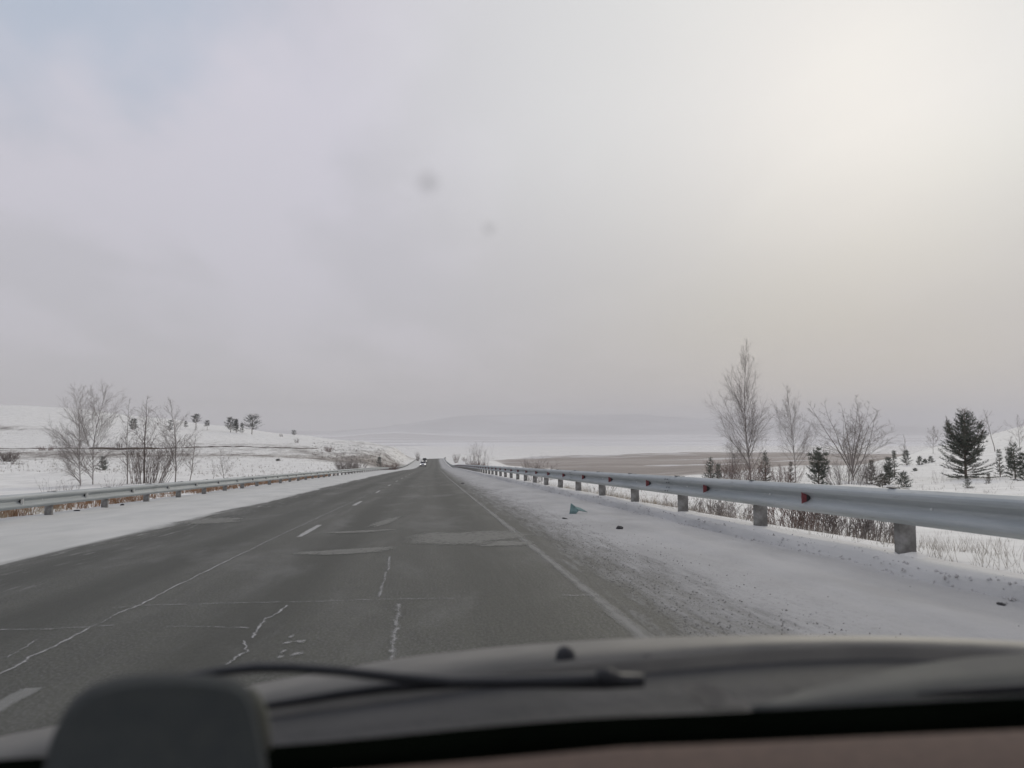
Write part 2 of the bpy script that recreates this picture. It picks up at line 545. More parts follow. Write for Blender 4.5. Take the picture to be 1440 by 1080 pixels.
# terrain: for each bearing the distance and the height of the land
TT = {
    -500: [(8, 740), (40, 698), (80, 664), (120, 642), (165, 626), (172, 625), (260, 590), (380, 560), (600, 580), (1200, 620)],
    0: [(8, 740), (16, 718), (40, 696), (80, 664), (120, 646), (165, 630), (175, 627.5), (260, 601), (380, 567.5), (600, 585), (1200, 620)],
    100: [(8, 740), (20, 712), (40, 696), (80, 664), (120, 648), (170, 631), (180, 628), (270, 602), (390, 573.5), (650, 590), (1200, 620)],
    200: [(10, 735), (40, 692), (80, 666), (130, 650), (180, 632.5), (190, 628.5), (285, 606), (400, 585), (680, 600), (1200, 625)],
    300: [(10, 730), (45, 690), (90, 668), (140, 651), (200, 633), (212, 629), (300, 612), (400, 598), (700, 605), (1200, 630)],
    420: [(20, 715), (60, 680), (110, 663), (160, 650), (215, 636), (230, 631), (300, 621), (380, 611.5), (700, 618), (1200, 640)],
    500: [(40, 700), (80, 671), (120, 663), (170, 654), (220, 641), (260, 632), (320, 626), (370, 621), (600, 628), (1200, 645)],
    555: [(60, 690), (110, 668), (150, 661), (190, 656), (240, 643), (280, 635), (320, 630), (370, 630), (600, 640), (1200, 650)],
    580: [(60, 690), (110, 670), (150, 663), (200, 657), (260, 650), (310, 644), (370, 641.5), (450, 643), (600, 648), (1200, 652)],
    600: [(60, 690), (120, 663), (200, 657), (300, 650), (360, 646), (420, 645), (600, 650), (1200, 652)],
    640: [(60, 680), (120, 664), (200, 656), (260, 648), (330, 643), (420, 642), (600, 650), (1200, 652)],
    665: [(50, 690), (100, 664), (160, 655), (230, 646), (300, 641.5), (380, 642), (600, 648), (900, 642.5), (1200, 645)],
    690: [(50, 690), (90, 667), (140, 658), (190, 647), (240, 646), (300, 652), (500, 652), (900, 642), (1200, 645)],
    730: [(30, 712), (60, 684), (100, 664), (140, 656), (200, 660), (300, 662), (500, 652), (900, 642), (1200, 644)],
    780: [(30, 705), (55, 682), (80, 668), (110, 662), (160, 668), (300, 664), (500, 652), (900, 641.8), (1200, 644)],
    850: [(25, 712), (45, 688), (75, 672), (110, 672), (250, 667), (500, 650), (900, 639.5), (1200, 643)],
    920: [(20, 722), (40, 694), (70, 680), (120, 674), (250, 667), (500, 650), (900, 637), (1200, 641)],
    1000: [(14, 740), (30, 705), (60, 674), (120, 668), (250, 664), (500, 649), (900, 635.5), (1200, 640)],
    1100: [(10, 760), (22, 722), (45, 688), (65, 671), (120, 664), (250, 658), (500, 646), (900, 636.5), (1200, 640)],
    1200: [(8, 775), (22, 722), (45, 686), (65, 669), (100, 657), (250, 655), (500, 646), (900, 637.5), (1200, 640)],
    1270: [(7, 790), (25, 714), (45, 684), (60, 668), (90, 652), (120, 643), (180, 642), (500, 645), (900, 638.5), (1200, 641)],
    1320: [(7, 790), (25, 714), (45, 683), (60, 668), (75, 655), (95, 645), (140, 632), (170, 628), (220, 636), (500, 645), (900, 641)],
    1380: [(6, 800), (25, 712), (45, 681), (60, 665), (80, 649), (110, 630), (150, 614), (190, 618), (500, 638), (900, 641)],
    1440: [(6, 800), (25, 708), (45, 678), (60, 661), (80, 640), (110, 617), (150, 601), (200, 607), (500, 635), (900, 640)],
    1900: [(6, 800), (25, 704), (45, 668), (60, 648), (80, 622), (110, 598), (150, 584), (200, 590), (500, 625), (900, 636)],
}
FAR = [(2500, 640), (4000, 627)]
LG = np.linspace(math.log(4), math.log(4200), 260)
PXS = sorted(TT)
TAB = np.array([np.interp(LG, [math.log(d) for d, _ in TT[p] + FAR], [y for _, y in TT[p] + FAR]) for p in PXS])
# soften the kinks along each bearing
ker = np.array([1, 2, 3, 2, 1]) / 9.0
TAB = np.array([np.convolve(np.pad(r, 2, mode='edge'), ker, mode='valid') for r in TAB])


def polar(x, y):
    fw = x * math.sin(YAW) + y * math.cos(YAW)
    rr = x * math.cos(YAW) - y * math.sin(YAW)
    f2 = np.maximum(fw, 6.0)
    px = np.clip(720 + F * rr / f2, PXS[0], PXS[-1])
    fd = f2
    lg = np.clip(np.log(fd), LG[0], LG[-1])
    j = (lg - LG[0]) / (LG[1] - LG[0])
    j0 = np.clip(np.floor(j).astype(int), 0, len(LG) - 2); tj = j - j0
    i0 = np.clip(np.searchsorted(PXS, px, side='right') - 1, 0, len(PXS) - 2)
    P_ = np.array(PXS, float)
    ti = (px - P_[i0]) / (P_[i0 + 1] - P_[i0])
    ti = ti * ti * (3 - 2 * ti) * .5 + ti * .5
    yy = ((TAB[i0, j0] * (1 - tj) + TAB[i0, j0 + 1] * tj) * (1 - ti)
          + (TAB[i0 + 1, j0] * (1 - tj) + TAB[i0 + 1, j0 + 1] * tj) * ti)
    z = (605 - yy) * fd / F
    return z, px, fw


U_L, U_R = -9.2, 4.42            # outer edges of the two snow shoulders


def terrain(x, y, noise=True):
    x, y = np.asarray(x, float), np.asarray(y, float)
    z, px, fw = polar(x, y)
    u = x - xc(y)
    ze = zc(y) + SLOPE * np.clip(u, U_L, U_R)
    out = np.maximum(U_L - u, u - U_R)
    wd = np.where(u > 0, 1.7 + np.clip(y, 0, 200) * .02, 5 + np.clip(y, 0, 300) * .02)
    wgt = sstep(out, 0, 1) * 0 + np.clip(out / wd, 0, 1)
    wgt = wgt * wgt * (3 - 2 * wgt)
    wgt = np.maximum(wgt, sstep(y, 500, 640))
    back = sstep(-y, -4, 14)
    z = z * (1 - back) + (ze - .5) * back
    if noise:
        a = np.clip(fw, 10, 900)
        z = z + wgt * (fbm(x * .35, y * .35, 3) * .25 * np.clip(a / 30, .5, 1.6) + fbm(x * .03, y * .03, 3) * .011 * np.minimum(a, 260))
    zz = ze * (1 - wgt) + z * wgt
    return np.where((out < -.2) & (y < 500), ze - .45, zz)


def T(x, y): return float(terrain(np.array([x]), np.array([y]))[0])


def xy(px, d):
    r = (px - 720) / F * d
    return (d * math.sin(YAW) + r * math.cos(YAW), d * math.cos(YAW) - r * math.sin(YAW))


# ------------------------------------------------------------------ ground sheet
def grid_mesh(name, XS, YS, Z, material, attrs=None, smooth=True, uv=None):
    ny, nx = Z.shape
    me = bpy.data.meshes.new(name)
    v = np.stack([XS, YS, Z], -1).reshape(-1, 3)
    idx = np.arange(ny * nx).reshape(ny, nx)
    q = np.stack([idx[:-1, :-1], idx[:-1, 1:], idx[1:, 1:], idx[1:, :-1]], -1).reshape(-1, 4)
    me.vertices.add(len(v)); me.vertices.foreach_set('co', v.ravel().astype(np.float32))
    me.loops.add(q.size); me.loops.foreach_set('vertex_index', q.ravel().astype(np.int32))
    me.polygons.add(len(q)); me.polygons.foreach_set('loop_start', np.arange(0, q.size, 4, dtype=np.int32))
    if smooth: me.polygons.foreach_set('use_smooth', np.ones(len(q), bool))
    me.update(calc_edges=True)
    for k, a in (attrs or {}).items():
        at = me.attributes.new(k, 'FLOAT', 'POINT')
        at.data.foreach_set('value', a.reshape(-1).astype(np.float32))
    if uv is not None:
        l = me.uv_layers.new(name='lane')
        l.data.foreach_set('uv', uv.reshape(-1, 2)[q.ravel()].ravel().astype(np.float32))
    me.materials.append(material)
    o = bpy.data.objects.new(name, me)
    COL.objects.link(o)
    return o


def spread(a, b_, first, ratio):
    out, s, p = [], first, a
    while p < b_:
        out.append(p); p += s; s *= ratio
    out.append(b_)
    return out


left = [-x for x in spread(-U_L + .35, 9000, .35, 1.032)][::-1]
right_ = spread(U_R + .35, 9000, .35, 1.032)
us = np.array(left + [U_L - .1, U_L + .25, -5, 0, 4, U_R - .25, U_R + .1] + right_)
ys = np.array([-120, -60, -30, -15, -8, -4] + spread(0, 4200, .7, 1.0125))
UU, YY = np.meshgrid(us, ys)
# lateral spread narrows near the camera only through sampling; rows stay straight across
XXg = UU + xc(YY)
ZG = terrain(XXg, YY)
fw = XXg * math.sin(YAW) + YY * math.cos(YAW)
pxg = 720 + F * (XXg * math.cos(YAW) - YY * math.sin(YAW)) / np.maximum(fw, 6)
pyg = 605 - ZG / np.maximum(fw, 6) * F
# grass cover (0 = clean snow)
cover = .30 + .5 * fbm(XXg * .02, YY * .02, 3)
lft = sstep(-UU, 5, 12)
hill = lft * sstep(fw, 60, 120)
cover += hill * (.21 + .24 * np.exp(-((fw - (146 + pxg * .10)) / 24) ** 2))
cover += hill * .15 * sstep(pxg, 430, 560) * sstep(fw, 190, 240)          # speckled nose of the hill
cover += hill * .30 * np.exp(-((pyg - 601) / 5) ** 2) * sstep(-pxg, -170, 10)
cover -= hill * .34 * sstep(fw, 270, 330) * sstep(-pxg, -480, -250)
cover -= lft * .28 * np.exp(-((fw - 62) / 30) ** 2)
rgt = sstep(UU, 5, 9)
cover += rgt * .12 * sstep(-fw, -90, -20)
cover -= rgt * .2 * sstep(pxg, 1270, 1330) * sstep(fw, 30, 60)
cover += rgt * .30 * sstep(-np.abs(fw - 115), -60, 0) * sstep(-pxg, -860, -700)
field = rgt * sstep(fw, 165, 260) * sstep(-fw, -1500, -960) * sstep(pxg, 668, 720) * sstep(-pxg, -1330, -1270)
cover *= 1 - .8 * sstep(fw, 700, 1300)
cover = np.where(sstep(fw, 380, 520) * (pxg < 690) > .5, np.minimum(cover, .2), cover)
strk = fbm(XXg * .004, YY * .0012, 3)
ground = grid_mesh('ground', XXg, YY, ZG, M['ground'], {'cover': np.clip(cover, 0, 1.2), 'field': np.clip(field, 0, 1)})
tag(ground, 'snow covered ground with dry grass showing through on both sides of the road', kind='structure')

# far valley floor and hills, the sheet goes on to the horizon
fx = np.linspace(-14000, 16000, 240)
fy = np.concatenate([np.linspace(4000, 8200, 30), np.linspace(8350, 13000, 46), [15000, 20000]])
FX, FY = np.meshgrid(fx, fy)
ffw = FX * math.sin(YAW) + FY * math.cos(YAW)
fpx = 720 + F * (FX * math.cos(YAW) - FY * math.sin(YAW)) / ffw
base_y = np.interp(ffw, [3000, 4000, 5500, 7000, 8400, 20000], [633, 627, 620.5, 616, 611.5, 611])
ridge = np.interp(fpx, [-600, 300, 470, 540, 600, 660, 760, 900, 980, 1060, 1150, 1300, 1500, 2200],
                  [602, 602, 606, 602, 590, 585.5, 582, 583.5, 588, 593, 596, 600, 604, 606])
ridge = ridge + fbm(fpx * .02, ffw * .0002, 4) * 5
y2 = np.where(ffw < 8600, base_y, base_y + (ridge - base_y) * sstep(ffw, 8600, 11200))
low = np.interp(fpx, [-600, 480, 520, 560, 610, 680, 720, 2200], [0, 0, 5, 7, 4, 1, 0, 0]) * np.exp(-((ffw - 7600) / 600) ** 2)
y2 = y2 - low
FZ = (605 - y2) * ffw / F + fbm(FX * .001, FY * .001, 4) * 14
FZ = np.where(FY <= 4001, (605 - 627.6) * ffw / F - 1.5, FZ)
FZ = np.where(FY > 12500, (605 - (ridge + 8)) * ffw / F, FZ)
wood = sstep(ffw, 8300, 9600)
far = grid_mesh('hills', FX, FY, FZ, M['far'], {'wood': wood})
tag(far, 'pale snowy plain rising to bluish wooded hills in the haze', kind='structure')

# ------------------------------------------------------------------ road and shoulders
rys = np.array(sorted(set(spread(-16, 60, .45, 1.0) + spread(60, 520, .6, 1.012))))


def bump_right(u, y):
    """height of the snow above the road plane on the right shoulder"""
    h = sstep(u, 1.9, 2.9) * .03
    wob = fbm(y * .5, y * 0 + 3.3, 3) * .28
    wob = wob + fbm(y * 3.1, y * 0 + 8.1, 3) * .10
    led = sstep(u, 3.60 + wob, 3.65 + wob) * (.085 + .08 * fbm(y * .9, u * .8, 2))
    led *= 1 - sstep(u, 3.8 + wob, 4.3) * .9
    led = led - .016 * np.exp(-((u - 2.75 - .2 * fbm(y * .12, y * 0, 2)) / .12) ** 2) - .012 * np.exp(-((u - 3.2 - .2 * fbm(y * .12, y * 0 + 5, 2)) / .10) ** 2)
    return h + led + sstep(u, 2.0, 2.6) * (fbm(u * 2.2, y * 1.1, 4) * .045 + fbm(u * 9, y * 5, 3) * .016)


def bump_left(u, y):
    h = sstep(-u, 4.9, 5.8) * .05 + sstep(-u, 7.6 + .6 * fbm(y * .3, y * 0, 2), 8.6) * (.01 + .05 * fbm(y * .5, u, 2))
    return h + sstep(-u, 5, 5.6) * (fbm(u * 1.8, y * .8, 4) * .035 + fbm(u * 8, y * 6, 2) * .008)


def strip(name, ucols, hfun, drop=None):
    uc = np.array(ucols)
    A, B = np.meshgrid(uc, rys)
    Z = surf(A, B) + hfun(A, B)
    if drop is not None:
        Z[:, drop] = surf(A, B)[:, drop] - .3
    return grid_mesh(name, A + xc(B), B, Z, M['road'], uv=np.stack([A, B], -1))


tag(strip('road', list(np.linspace(-4.9, 1.9, 18)), lambda a, b_: a * 0), 'worn grey asphalt carriageway', kind='structure')
tag(strip('snow_shoulder', list(np.linspace(1.9, 3.2, 16)) + list(np.linspace(3.24, 3.96, 25)) + list(np.linspace(4.04, 4.38, 6)) + [4.55], bump_right, -1),
    'snow covered gritty right shoulder', kind='structure')
tag(strip('snow_shoulder', [-9.4] + list(np.linspace(-9.15, -4.9, 32)), bump_left, 0),
    'snow covered left shoulder', kind='structure')


def road_hit(px, py):
    """where the direction (px, py) meets the road plane: (u, y)"""
    d = U(px, py, 1.0)
    t = 1.0
    lo, hi = .5, 600.0
    for _ in range(60):
        mid_ = (lo + hi) / 2
        p = d * mid_
        s = float(surf(p.x - float(xc(p.y)), p.y))
        if p.z > s: lo = mid_
        else: hi = mid_
    p = d * lo
    return p.x - float(xc(p.y)), p.y


def ribbon(name, pts, width, material, lift=.004, label=None, jit=0.0, sub=5):
    """pts: list of (u, y) on the road; a thin film"""
    P2 = []
    for (a, b_) in zip(pts[:-1], pts[1:]):
        for k in range(sub):
            t = k / sub
            P2.append((a[0] + (b_[0] - a[0]) * t + random.uniform(-jit, jit), a[1] + (b_[1] - a[1]) * t + random.uniform(-jit, jit)))
    P2.append(pts[-1])
    v, f, e = [], [], []
    for k, p in enumerate(P2):
        q0, q1 = P2[max(0, k - 1)], P2[min(len(P2) - 1, k + 1)]
        dx, dy = q1[0] - q0[0], q1[1] - q0[1]
        L = math.hypot(dx, dy) or 1
        nx, ny = -dy / L, dx / L
        wd = (width[k] if hasattr(width, '__len__') else width) * random.uniform(.8, 1.2)
        for s_ in (-1, 0, 1):
            uu, yy = p[0] + nx * wd / 2 * s_, p[1] + ny * wd / 2 * s_
            v.append((uu + float(xc(yy)), yy, float(surf(uu, yy)) + lift)); e.append(1.0 if s_ == 0 else .35)
        if k:
            i = 3 * k
            f += [(i - 3, i - 2, i + 1, i), (i - 2, i - 1, i + 2, i + 1)]
    o = link_mesh(name, v, f, material)
    at = o.data.attributes.new('edge', 'FLOAT', 'POINT'); at.data.foreach_set('value', e)
    return tag(o, label, kind='structure')


def line(name, u_, y0, y1, wd, material, label, step=1.5):
    n = max(2, int((y1 - y0) / step))
    return ribbon(name, [(u_, y0 + (y1 - y0) * k / n) for k in range(n + 1)], wd, material, label=label, sub=1)


line('edge_line', 1.18, -4, 330, .115, M['line_paint'], 'worn white edge line along the right lane', 2.0)
U_C = -1.835
for k in range(-1, 20):
    ya = 11.35 + 8.05 * k if k >= 0 else 3.0
    # dashes are about three metres with five metre gaps
    o = line('lane_dash', U_C, ya if k >= 0 else 2.4, ya + 2.1 if k >= 0 else road_hit(57, 968)[1], .10, M['dash_paint' if k >= 0 else 'dash_worn'], 'short white centre line dash on the asphalt', 1.0)


def crack(pts, wd, mat_, label, jit=.009, sub=5):
    ribbon('road_crack', [road_hit(*p) for p in pts], wd, mat_, .005, label, jit, sub)


crack([(-30, 962), (0, 948), (33, 933), (42, 925), (77, 910), (123, 885)], .030, M['crack_snow'], 'snow filled lengthwise crack in the asphalt')
crack([(123, 885), (150, 872), (167, 863)], .02, M['crack_faint'], 'snow filled lengthwise crack in the asphalt')
crack([(167, 863), (200, 850), (227, 835), (267, 815), (322, 788)], .034, M['crack_snow'], 'snow filled lengthwise crack in the asphalt')
crack([(322, 788), (342, 778), (405, 748), (450, 727), (500, 704), (540, 684)], .045, M['crack_faint'], 'faint lengthwise crack in the asphalt')
crack([(320, 935), (332, 925), (347, 917), (345, 908), (342, 902)], .026, M['crack_snow'], 'jagged snow filled crack in the near lane')
crack([(356, 898), (360, 888), (367, 880), (372, 872), (383, 867), (394, 860), (403, 852)], .030, M['crack_snow'], 'jagged snow filled crack in the near lane')
crack([(155, 856), (200, 852), (330, 848.5), (420, 847), (540, 843.5), (640, 842)], .035, M['crack_faint'], 'crosswise frost crack in the asphalt', .012, 10)
crack([(790, 838), (815, 838), (842, 837)], .03, M['crack_snow'], 'crosswise frost crack by the edge line', .01)
crack([(0, 886), (55, 886), (160, 880)], .035, M['crack_faint'], 'crosswise frost crack in the far lane', .012)
crack([(235, 882), (300, 882), (350, 884)], .03, M['crack_faint'], 'crosswise frost crack in the near lane', .012)
crack([(10, 925), (35, 912), (53, 900)], .02, M['crack_faint'], 'faint lengthwise crack in the far lane', .01)
crack([(549, 783), (546, 800), (540, 815), (533, 840)], .07, M['seam'], 'broken snowy seam in the middle of the near lane', .012, 4)
crack([(562, 850), (558, 870), (553, 900), (550, 930)], .10, M['seam'], 'broken snowy seam in the middle of the near lane', .012, 4)


def patch(px, py, rx, ry, mat_, label, seed=0, n=28, rot=0.0, name='frost_patch'):
    """irregular film of frozen slush; rx, ry are metres across and along the road"""
    rnd = random.Random(seed)
    cu, cy = road_hit(px, py)
    ph = [rnd.uniform(0, 6.28) for _ in range(4)]
    v, f, e = [(cu + float(xc(cy)), cy, float(surf(cu, cy)) + .006)], [], [1.0]
    for ring, rr in enumerate((.45, .75, 1.0)):
        for k in range(n):
            t = 2 * math.pi * k / n
            q = rr * (1 + .16 * math.sin(2 * t + ph[0]) + .11 * math.sin(3 * t + ph[1]) + .08 * math.sin(5 * t + ph[2]) + .05 * math.sin(9 * t + ph[3]))
            a, b_ = rx * q * math.cos(t), ry * q * math.sin(t)
            uu, yy = cu + a * math.cos(rot) - b_ * math.sin(rot), cy + a * math.sin(rot) + b_ * math.cos(rot)
            v.append((uu + float(xc(yy)), yy, float(surf(uu, yy)) + .006))
            e.append((.95, .8, .1)[ring])
    for k in range(n):
        k2 = (k + 1) % n
        f.append((0, 1 + k, 1 + k2))
        for r in range(2):
            f.append((1 + r * n + k, 1 + (r + 1) * n + k, 1 + (r + 1) * n + k2, 1 + r * n + k2))
    o = link_mesh(name, v, f, mat_)
    at = o.data.attributes.new('edge', 'FLOAT', 'POINT'); at.data.foreach_set('value', e)
    return tag(o, label, kind='structure')


patch(488, 776, .56, .36, M['frost'], 'pale oval frost patch in the near lane', 1)
patch(505, 748, .55, .22, M['frost'], 'thin pale frost patch in the near lane', 2)
patch(543, 734, .13, 1.4, M['frost'], 'pale narrow frost patch in the near lane', 3, rot=-.15)
patch(655, 756, .80, 1.1, M['frost'], 'wide pale frost patch before the edge line', 4)
patch(705, 765, .42, .35, M['frost'], 'small pale frost patch by the edge line', 9)
patch(297, 733, .75, .8, M['frost'], 'pale frost patch at the snowy left edge of the road', 5)
for i, (a, b_) in enumerate(((398, 918), (405, 905), (417, 921), (410, 896), (395, 925), (423, 903))):
    patch(a, b_, .022 + .010 * (i % 3), .055, M['seam'], 'small snow filled chip in the asphalt', 20 + i, 10)


# low dark bank of the old track along the left hillside
bp_ = MB()
prev = None
for i, px in enumerate(range(-260, 452, 6)):
    d = float(np.interp(px, [-500, 0, 100, 200, 300, 420, 500], [172, 175, 180, 190, 212, 230, 262]))
    X_, Y_ = xy(px, d)
    z = T(X_, Y_)
    hgt = .08 + .10 * random.random() + (.30 if 128 < px < 225 else 0) + (.12 if px > 225 else 0) * random.random()
    a = (Vector((X_, Y_, z - .5)), Vector((X_, Y_, z + hgt)), Vector((X_ - .2, Y_ + 1.6, z + hgt * .95)), Vector((X_ - .3, Y_ + 2.2, z - .5)))
    i0 = len(bp_.v); bp_.v += [tuple(q) for q in a]
    if prev is not None:
        for k in range(3):
            bp_.f.append((prev + k, i0 + k, i0 + k + 1, prev + k + 1))
    prev = i0
tag(bp_.build('track_bank', M['earth']), 'low dark earth bank of a track across the snowy hillside', kind='structure')

# ------------------------------------------------------------------ crash barriers
PROF = [(.010, .156), (.026, .152), (.066, .126), (.082, .108), (.084, .088), (.078, .064), (.022, .020), (.012, .007), (.012, -.007),
        (.022, -.020), (.078, -.064), (.084, -.088), (.082, -.108), (.066, -.126), (.026, -.152), (.010, -.156)]


def post_mesh(side):
    """C-shaped post, web towards the traffic, with its spacer block and top bracket; local z=0 at the snow, +x towards the road"""
    a = MB()
    a.box((-.09, .040 if side > 0 else -.040, -.02), (.078, .004, .44))                  # web
    a.box((-.164, .0, -.02), (.004, .036, .44))
    a.box((-.016, .0, -.02), (.004, .036, .44))
    lip_y = -.039 if side > 0 else .039
    a.box((-.150, lip_y, -.02), (.018, .003, .44)); a.box((-.030, lip_y, -.02), (.018, .003, .44))
    me_ = bpy.data.meshes.new('post'); me_.from_pydata(a.v, [], a.f); me_.materials.append(M['galv_dull'])
    return me_


def bracket_mesh():
    a = MB()
    a.box((-.03, 0, .0), (.030, .06, .10))
    a.box((.008, 0, .116), (.030, .055, .005))
    a.box((-.06, 0, .100), (.06, .04, .010))
    me_ = bpy.data.meshes.new('bracket'); me_.from_pydata(a.v, [], a.f); me_.materials.append(M['galv_dark'])
    return me_


def lump_mesh(name, material, seed, n=6, sq=.6):
    rnd = random.Random(seed)
    v, f = [], []
    for i in range(4):
        th = math.pi * (i + .5) / 4
        for j in range(n):
            t = 2 * math.pi * j / n
            r = 1 + rnd.uniform(-.25, .25)
            v.append((r * math.sin(th) * math.cos(t), r * math.sin(th) * math.sin(t), sq * r * math.cos(th)))
    for i in range(3):
        for j in range(n):
            f.append((i * n + j, (i + 1) * n + j, (i + 1) * n + (j + 1) % n, i * n + (j + 1) % n))
    f.append(tuple(range(n))); f.append(tuple(reversed(range(3 * n, 4 * n))))
    me_ = bpy.data.meshes.new(name); me_.from_pydata(v, [], f); me_.materials.append(material)
    return me_


def bolt_mesh(material, r=.013):
    a = MB(); a.tube([(0, 0, 0), (.012, 0, 0)], [r, r * .8], 6)
    me_ = bpy.data.meshes.new('bolt'); me_.from_pydata(a.v, [], a.f); me_.materials.append(material)
    return me_


def reflector_meshes(front):
    # wedge plate standing out of the valley of the beam, its face looking down the road towards the camera
    a = MB()
    i = 0
    a.v = [(.015, -.004, .026), (.100, -.004, .062), (.100, -.004, -.062), (.015, -.004, -.026),
           (.015, .006, .026), (.100, .006, .062), (.100, .006, -.062), (.015, .006, -.026)]
    a.f = [(0, 1, 2, 3), (7, 6, 5, 4), (0, 4, 5, 1), (1, 5, 6, 2), (2, 6, 7, 3), (3, 7, 4, 0)]
    m1 = bpy.data.meshes.new('reflector'); m1.from_pydata(a.v, [], a.f); m1.materials.append(front)
    b2 = MB(); b2.box((.03, .05, 0), (.03, .044, .018)); b2.box((.022, -.001, 0), (.022, .008, .034))
    m2 = bpy.data.meshes.new('reflector_bracket'); m2.from_pydata(b2.v, [], b2.f); m2.materials.append(M['reflector_back'])
    return m1, m2


def addp(name, me_, parent, loc, rz=0.0, sc=None, tilt=(0, 0)):
    o = bpy.data.objects.new(name, me_)
    o.location = loc
    o.rotation_euler = (tilt[0], tilt[1], rz)
    if sc: o.scale = sc
    o.parent = parent
    COL.objects.link(o)
    return o


def barrier(u_, side, y_post0, sp_, y_from, y_to, top, label, refl_mat, refl_len):
    root = empty('crash_barrier')
    tag(root, label, 'crash barrier', 'crash barriers along the two shoulders')
    face = -side                       # towards the road: -1 for the right barrier
    rz = 0 if face > 0 else math.pi
    n0 = math.ceil((y_from - y_post0) / sp_)
    n1 = math.floor((y_to - y_post0) / sp_)
    pm, bm_, (r1, r2) = post_mesh(side), bracket_mesh(), reflector_meshes(refl_mat)
    bolt_l, bolt_d = bolt_mesh(M['bolt'], .014), bolt_mesh(M['bolt_dark'])
    mound = lump_mesh('snow_mound', M['ground'], 5, 9, .35)
    hc = top - .156

    def pt(y, du=0.0, dz=0.0):
        return Vector((float(xc(y)) + u_ + du, y, float(surf(u_, y)) + dz))
    for k in range(n0, n1 + 1):
        y = y_post0 + k * sp_
        p = pt(y)
        tl = (random.uniform(-.02, .02), random.uniform(-.012, .012))
        addp('post', pm, root, p, rz, tilt=tl)
        addp('bracket', bm_, root, p + Vector((face * -.0, 0, hc + .045)), rz)
        if y < 60:
            s_ = random.uniform(.10, .2)
            addp('snow_mound', mound, root, p + Vector((-face * .08, -.05, -.0)), random.uniform(0, 6), (s_, s_ * 1.2, s_ * .9))
        ym = y + sp_ * .5
        q = pt(ym, face * .012, hc)
        if ym < y_to and (7 if side > 0 else -3) < ym < 150:
            r_ = addp('reflector', r1, root, q, rz if face > 0 else 0, (1 if face > 0 else -1, 1, 1))
            r_.rotation_euler = (0, 0, 0)
            c = addp('reflector_bracket', r2, root, q, 0, (1 if face > 0 else -1, 1, 1))
        if y < 40:
            q = pt(y - .55, face * .014, hc)
            addp('bolt', bolt_l, root, q, rz)
    # beams, one mesh for every pressed length of four bays, lapped a little over the next
    L = 3
    k = n0
    e = .0
    while k < n1:
        ya, yb = y_post0 + k * sp_ + .35, y_post0 + min(k + L, n1) * sp_ + .35
        v, f = [], []
        m_ = len(PROF)
        segs = 6
        for si in range(segs + 1):
            y = ya - .12 + (yb - ya + .24) * si / segs
            p = pt(y, 0, hc)
            off = .007 * (1 - si / segs) + random.uniform(-.003, .003)
            for (a, b_) in PROF:
                v.append((p.x + face * (a + off), y, p.z + b_))
            for (a, b_) in reversed(PROF):
                v.append((p.x + face * (a + off - .0035), y, p.z + b_ * .985))
        mm = 2 * m_
        for si in range(segs):
            for j in range(mm):
                a, b_ = si * mm + j, si * mm + (j + 1) % mm
                f.append((a, b_, b_ + mm, a + mm))
        f.append(tuple(range(mm))); f.append(tuple(reversed(range(segs * mm, segs * mm + mm))))
        beam = link_mesh('beam', v, f, M['galv_beam'], root)
        if ya < 34:
            for (dy, dz_) in ((-.06, .10), (.06, .10), (-.06, .045), (.06, .045), (-.06, -.045), (.06, -.045), (-.06, -.10), (.06, -.10)):
                q = pt(ya + dy, face * (.086 if abs(dz_) > .06 else .055), hc + dz_)
                addp('bolt', bolt_d, root, q, rz)
        k += L
    return root


# right barrier: u = 4.25 at its face; left barrier: u = -8.62
barrier(4.20, 1, 6.67, 3.1, -6, 396, .635, 'galvanised crash barrier with red reflectors on the right snow shoulder', M['red_reflector'], 1)
barrier(-8.55, -1, 18.83 - 3.08 * 5, 3.08, 4, 396, .60, 'galvanised crash barrier with white reflectors on the left snow shoulder', M['white_reflector'], 1)


# ------------------------------------------------------------------ plants
def rot_dir(d, ang, az):
    """tilt d by ang towards azimuth az"""
    d = d.normalized()
    a = d.cross(Vector((.3, .2, 1)))
    if a.length < .15: a = d.cross(Vector((1, 0, 0)))
    a.normalize()
    b_ = d.cross(a)
    return (d * math.cos(ang) + (a * math.cos(az) + b_ * math.sin(az)) * math.sin(ang)).normalized()


def stem(rnd, p, d, L, r0, n, wig, lift):
    pts, rad = [p.copy()], [r0]
    for k in range(n):
        d = (d + Vector((rnd.gauss(0, wig), rnd.gauss(0, wig), rnd.gauss(0, wig) + lift))).normalized()
        p = p + d * (L / n)
        pts.append(p.copy()); rad.append(r0 * (1 - .90 * (k + 1) / n))
    return pts, rad


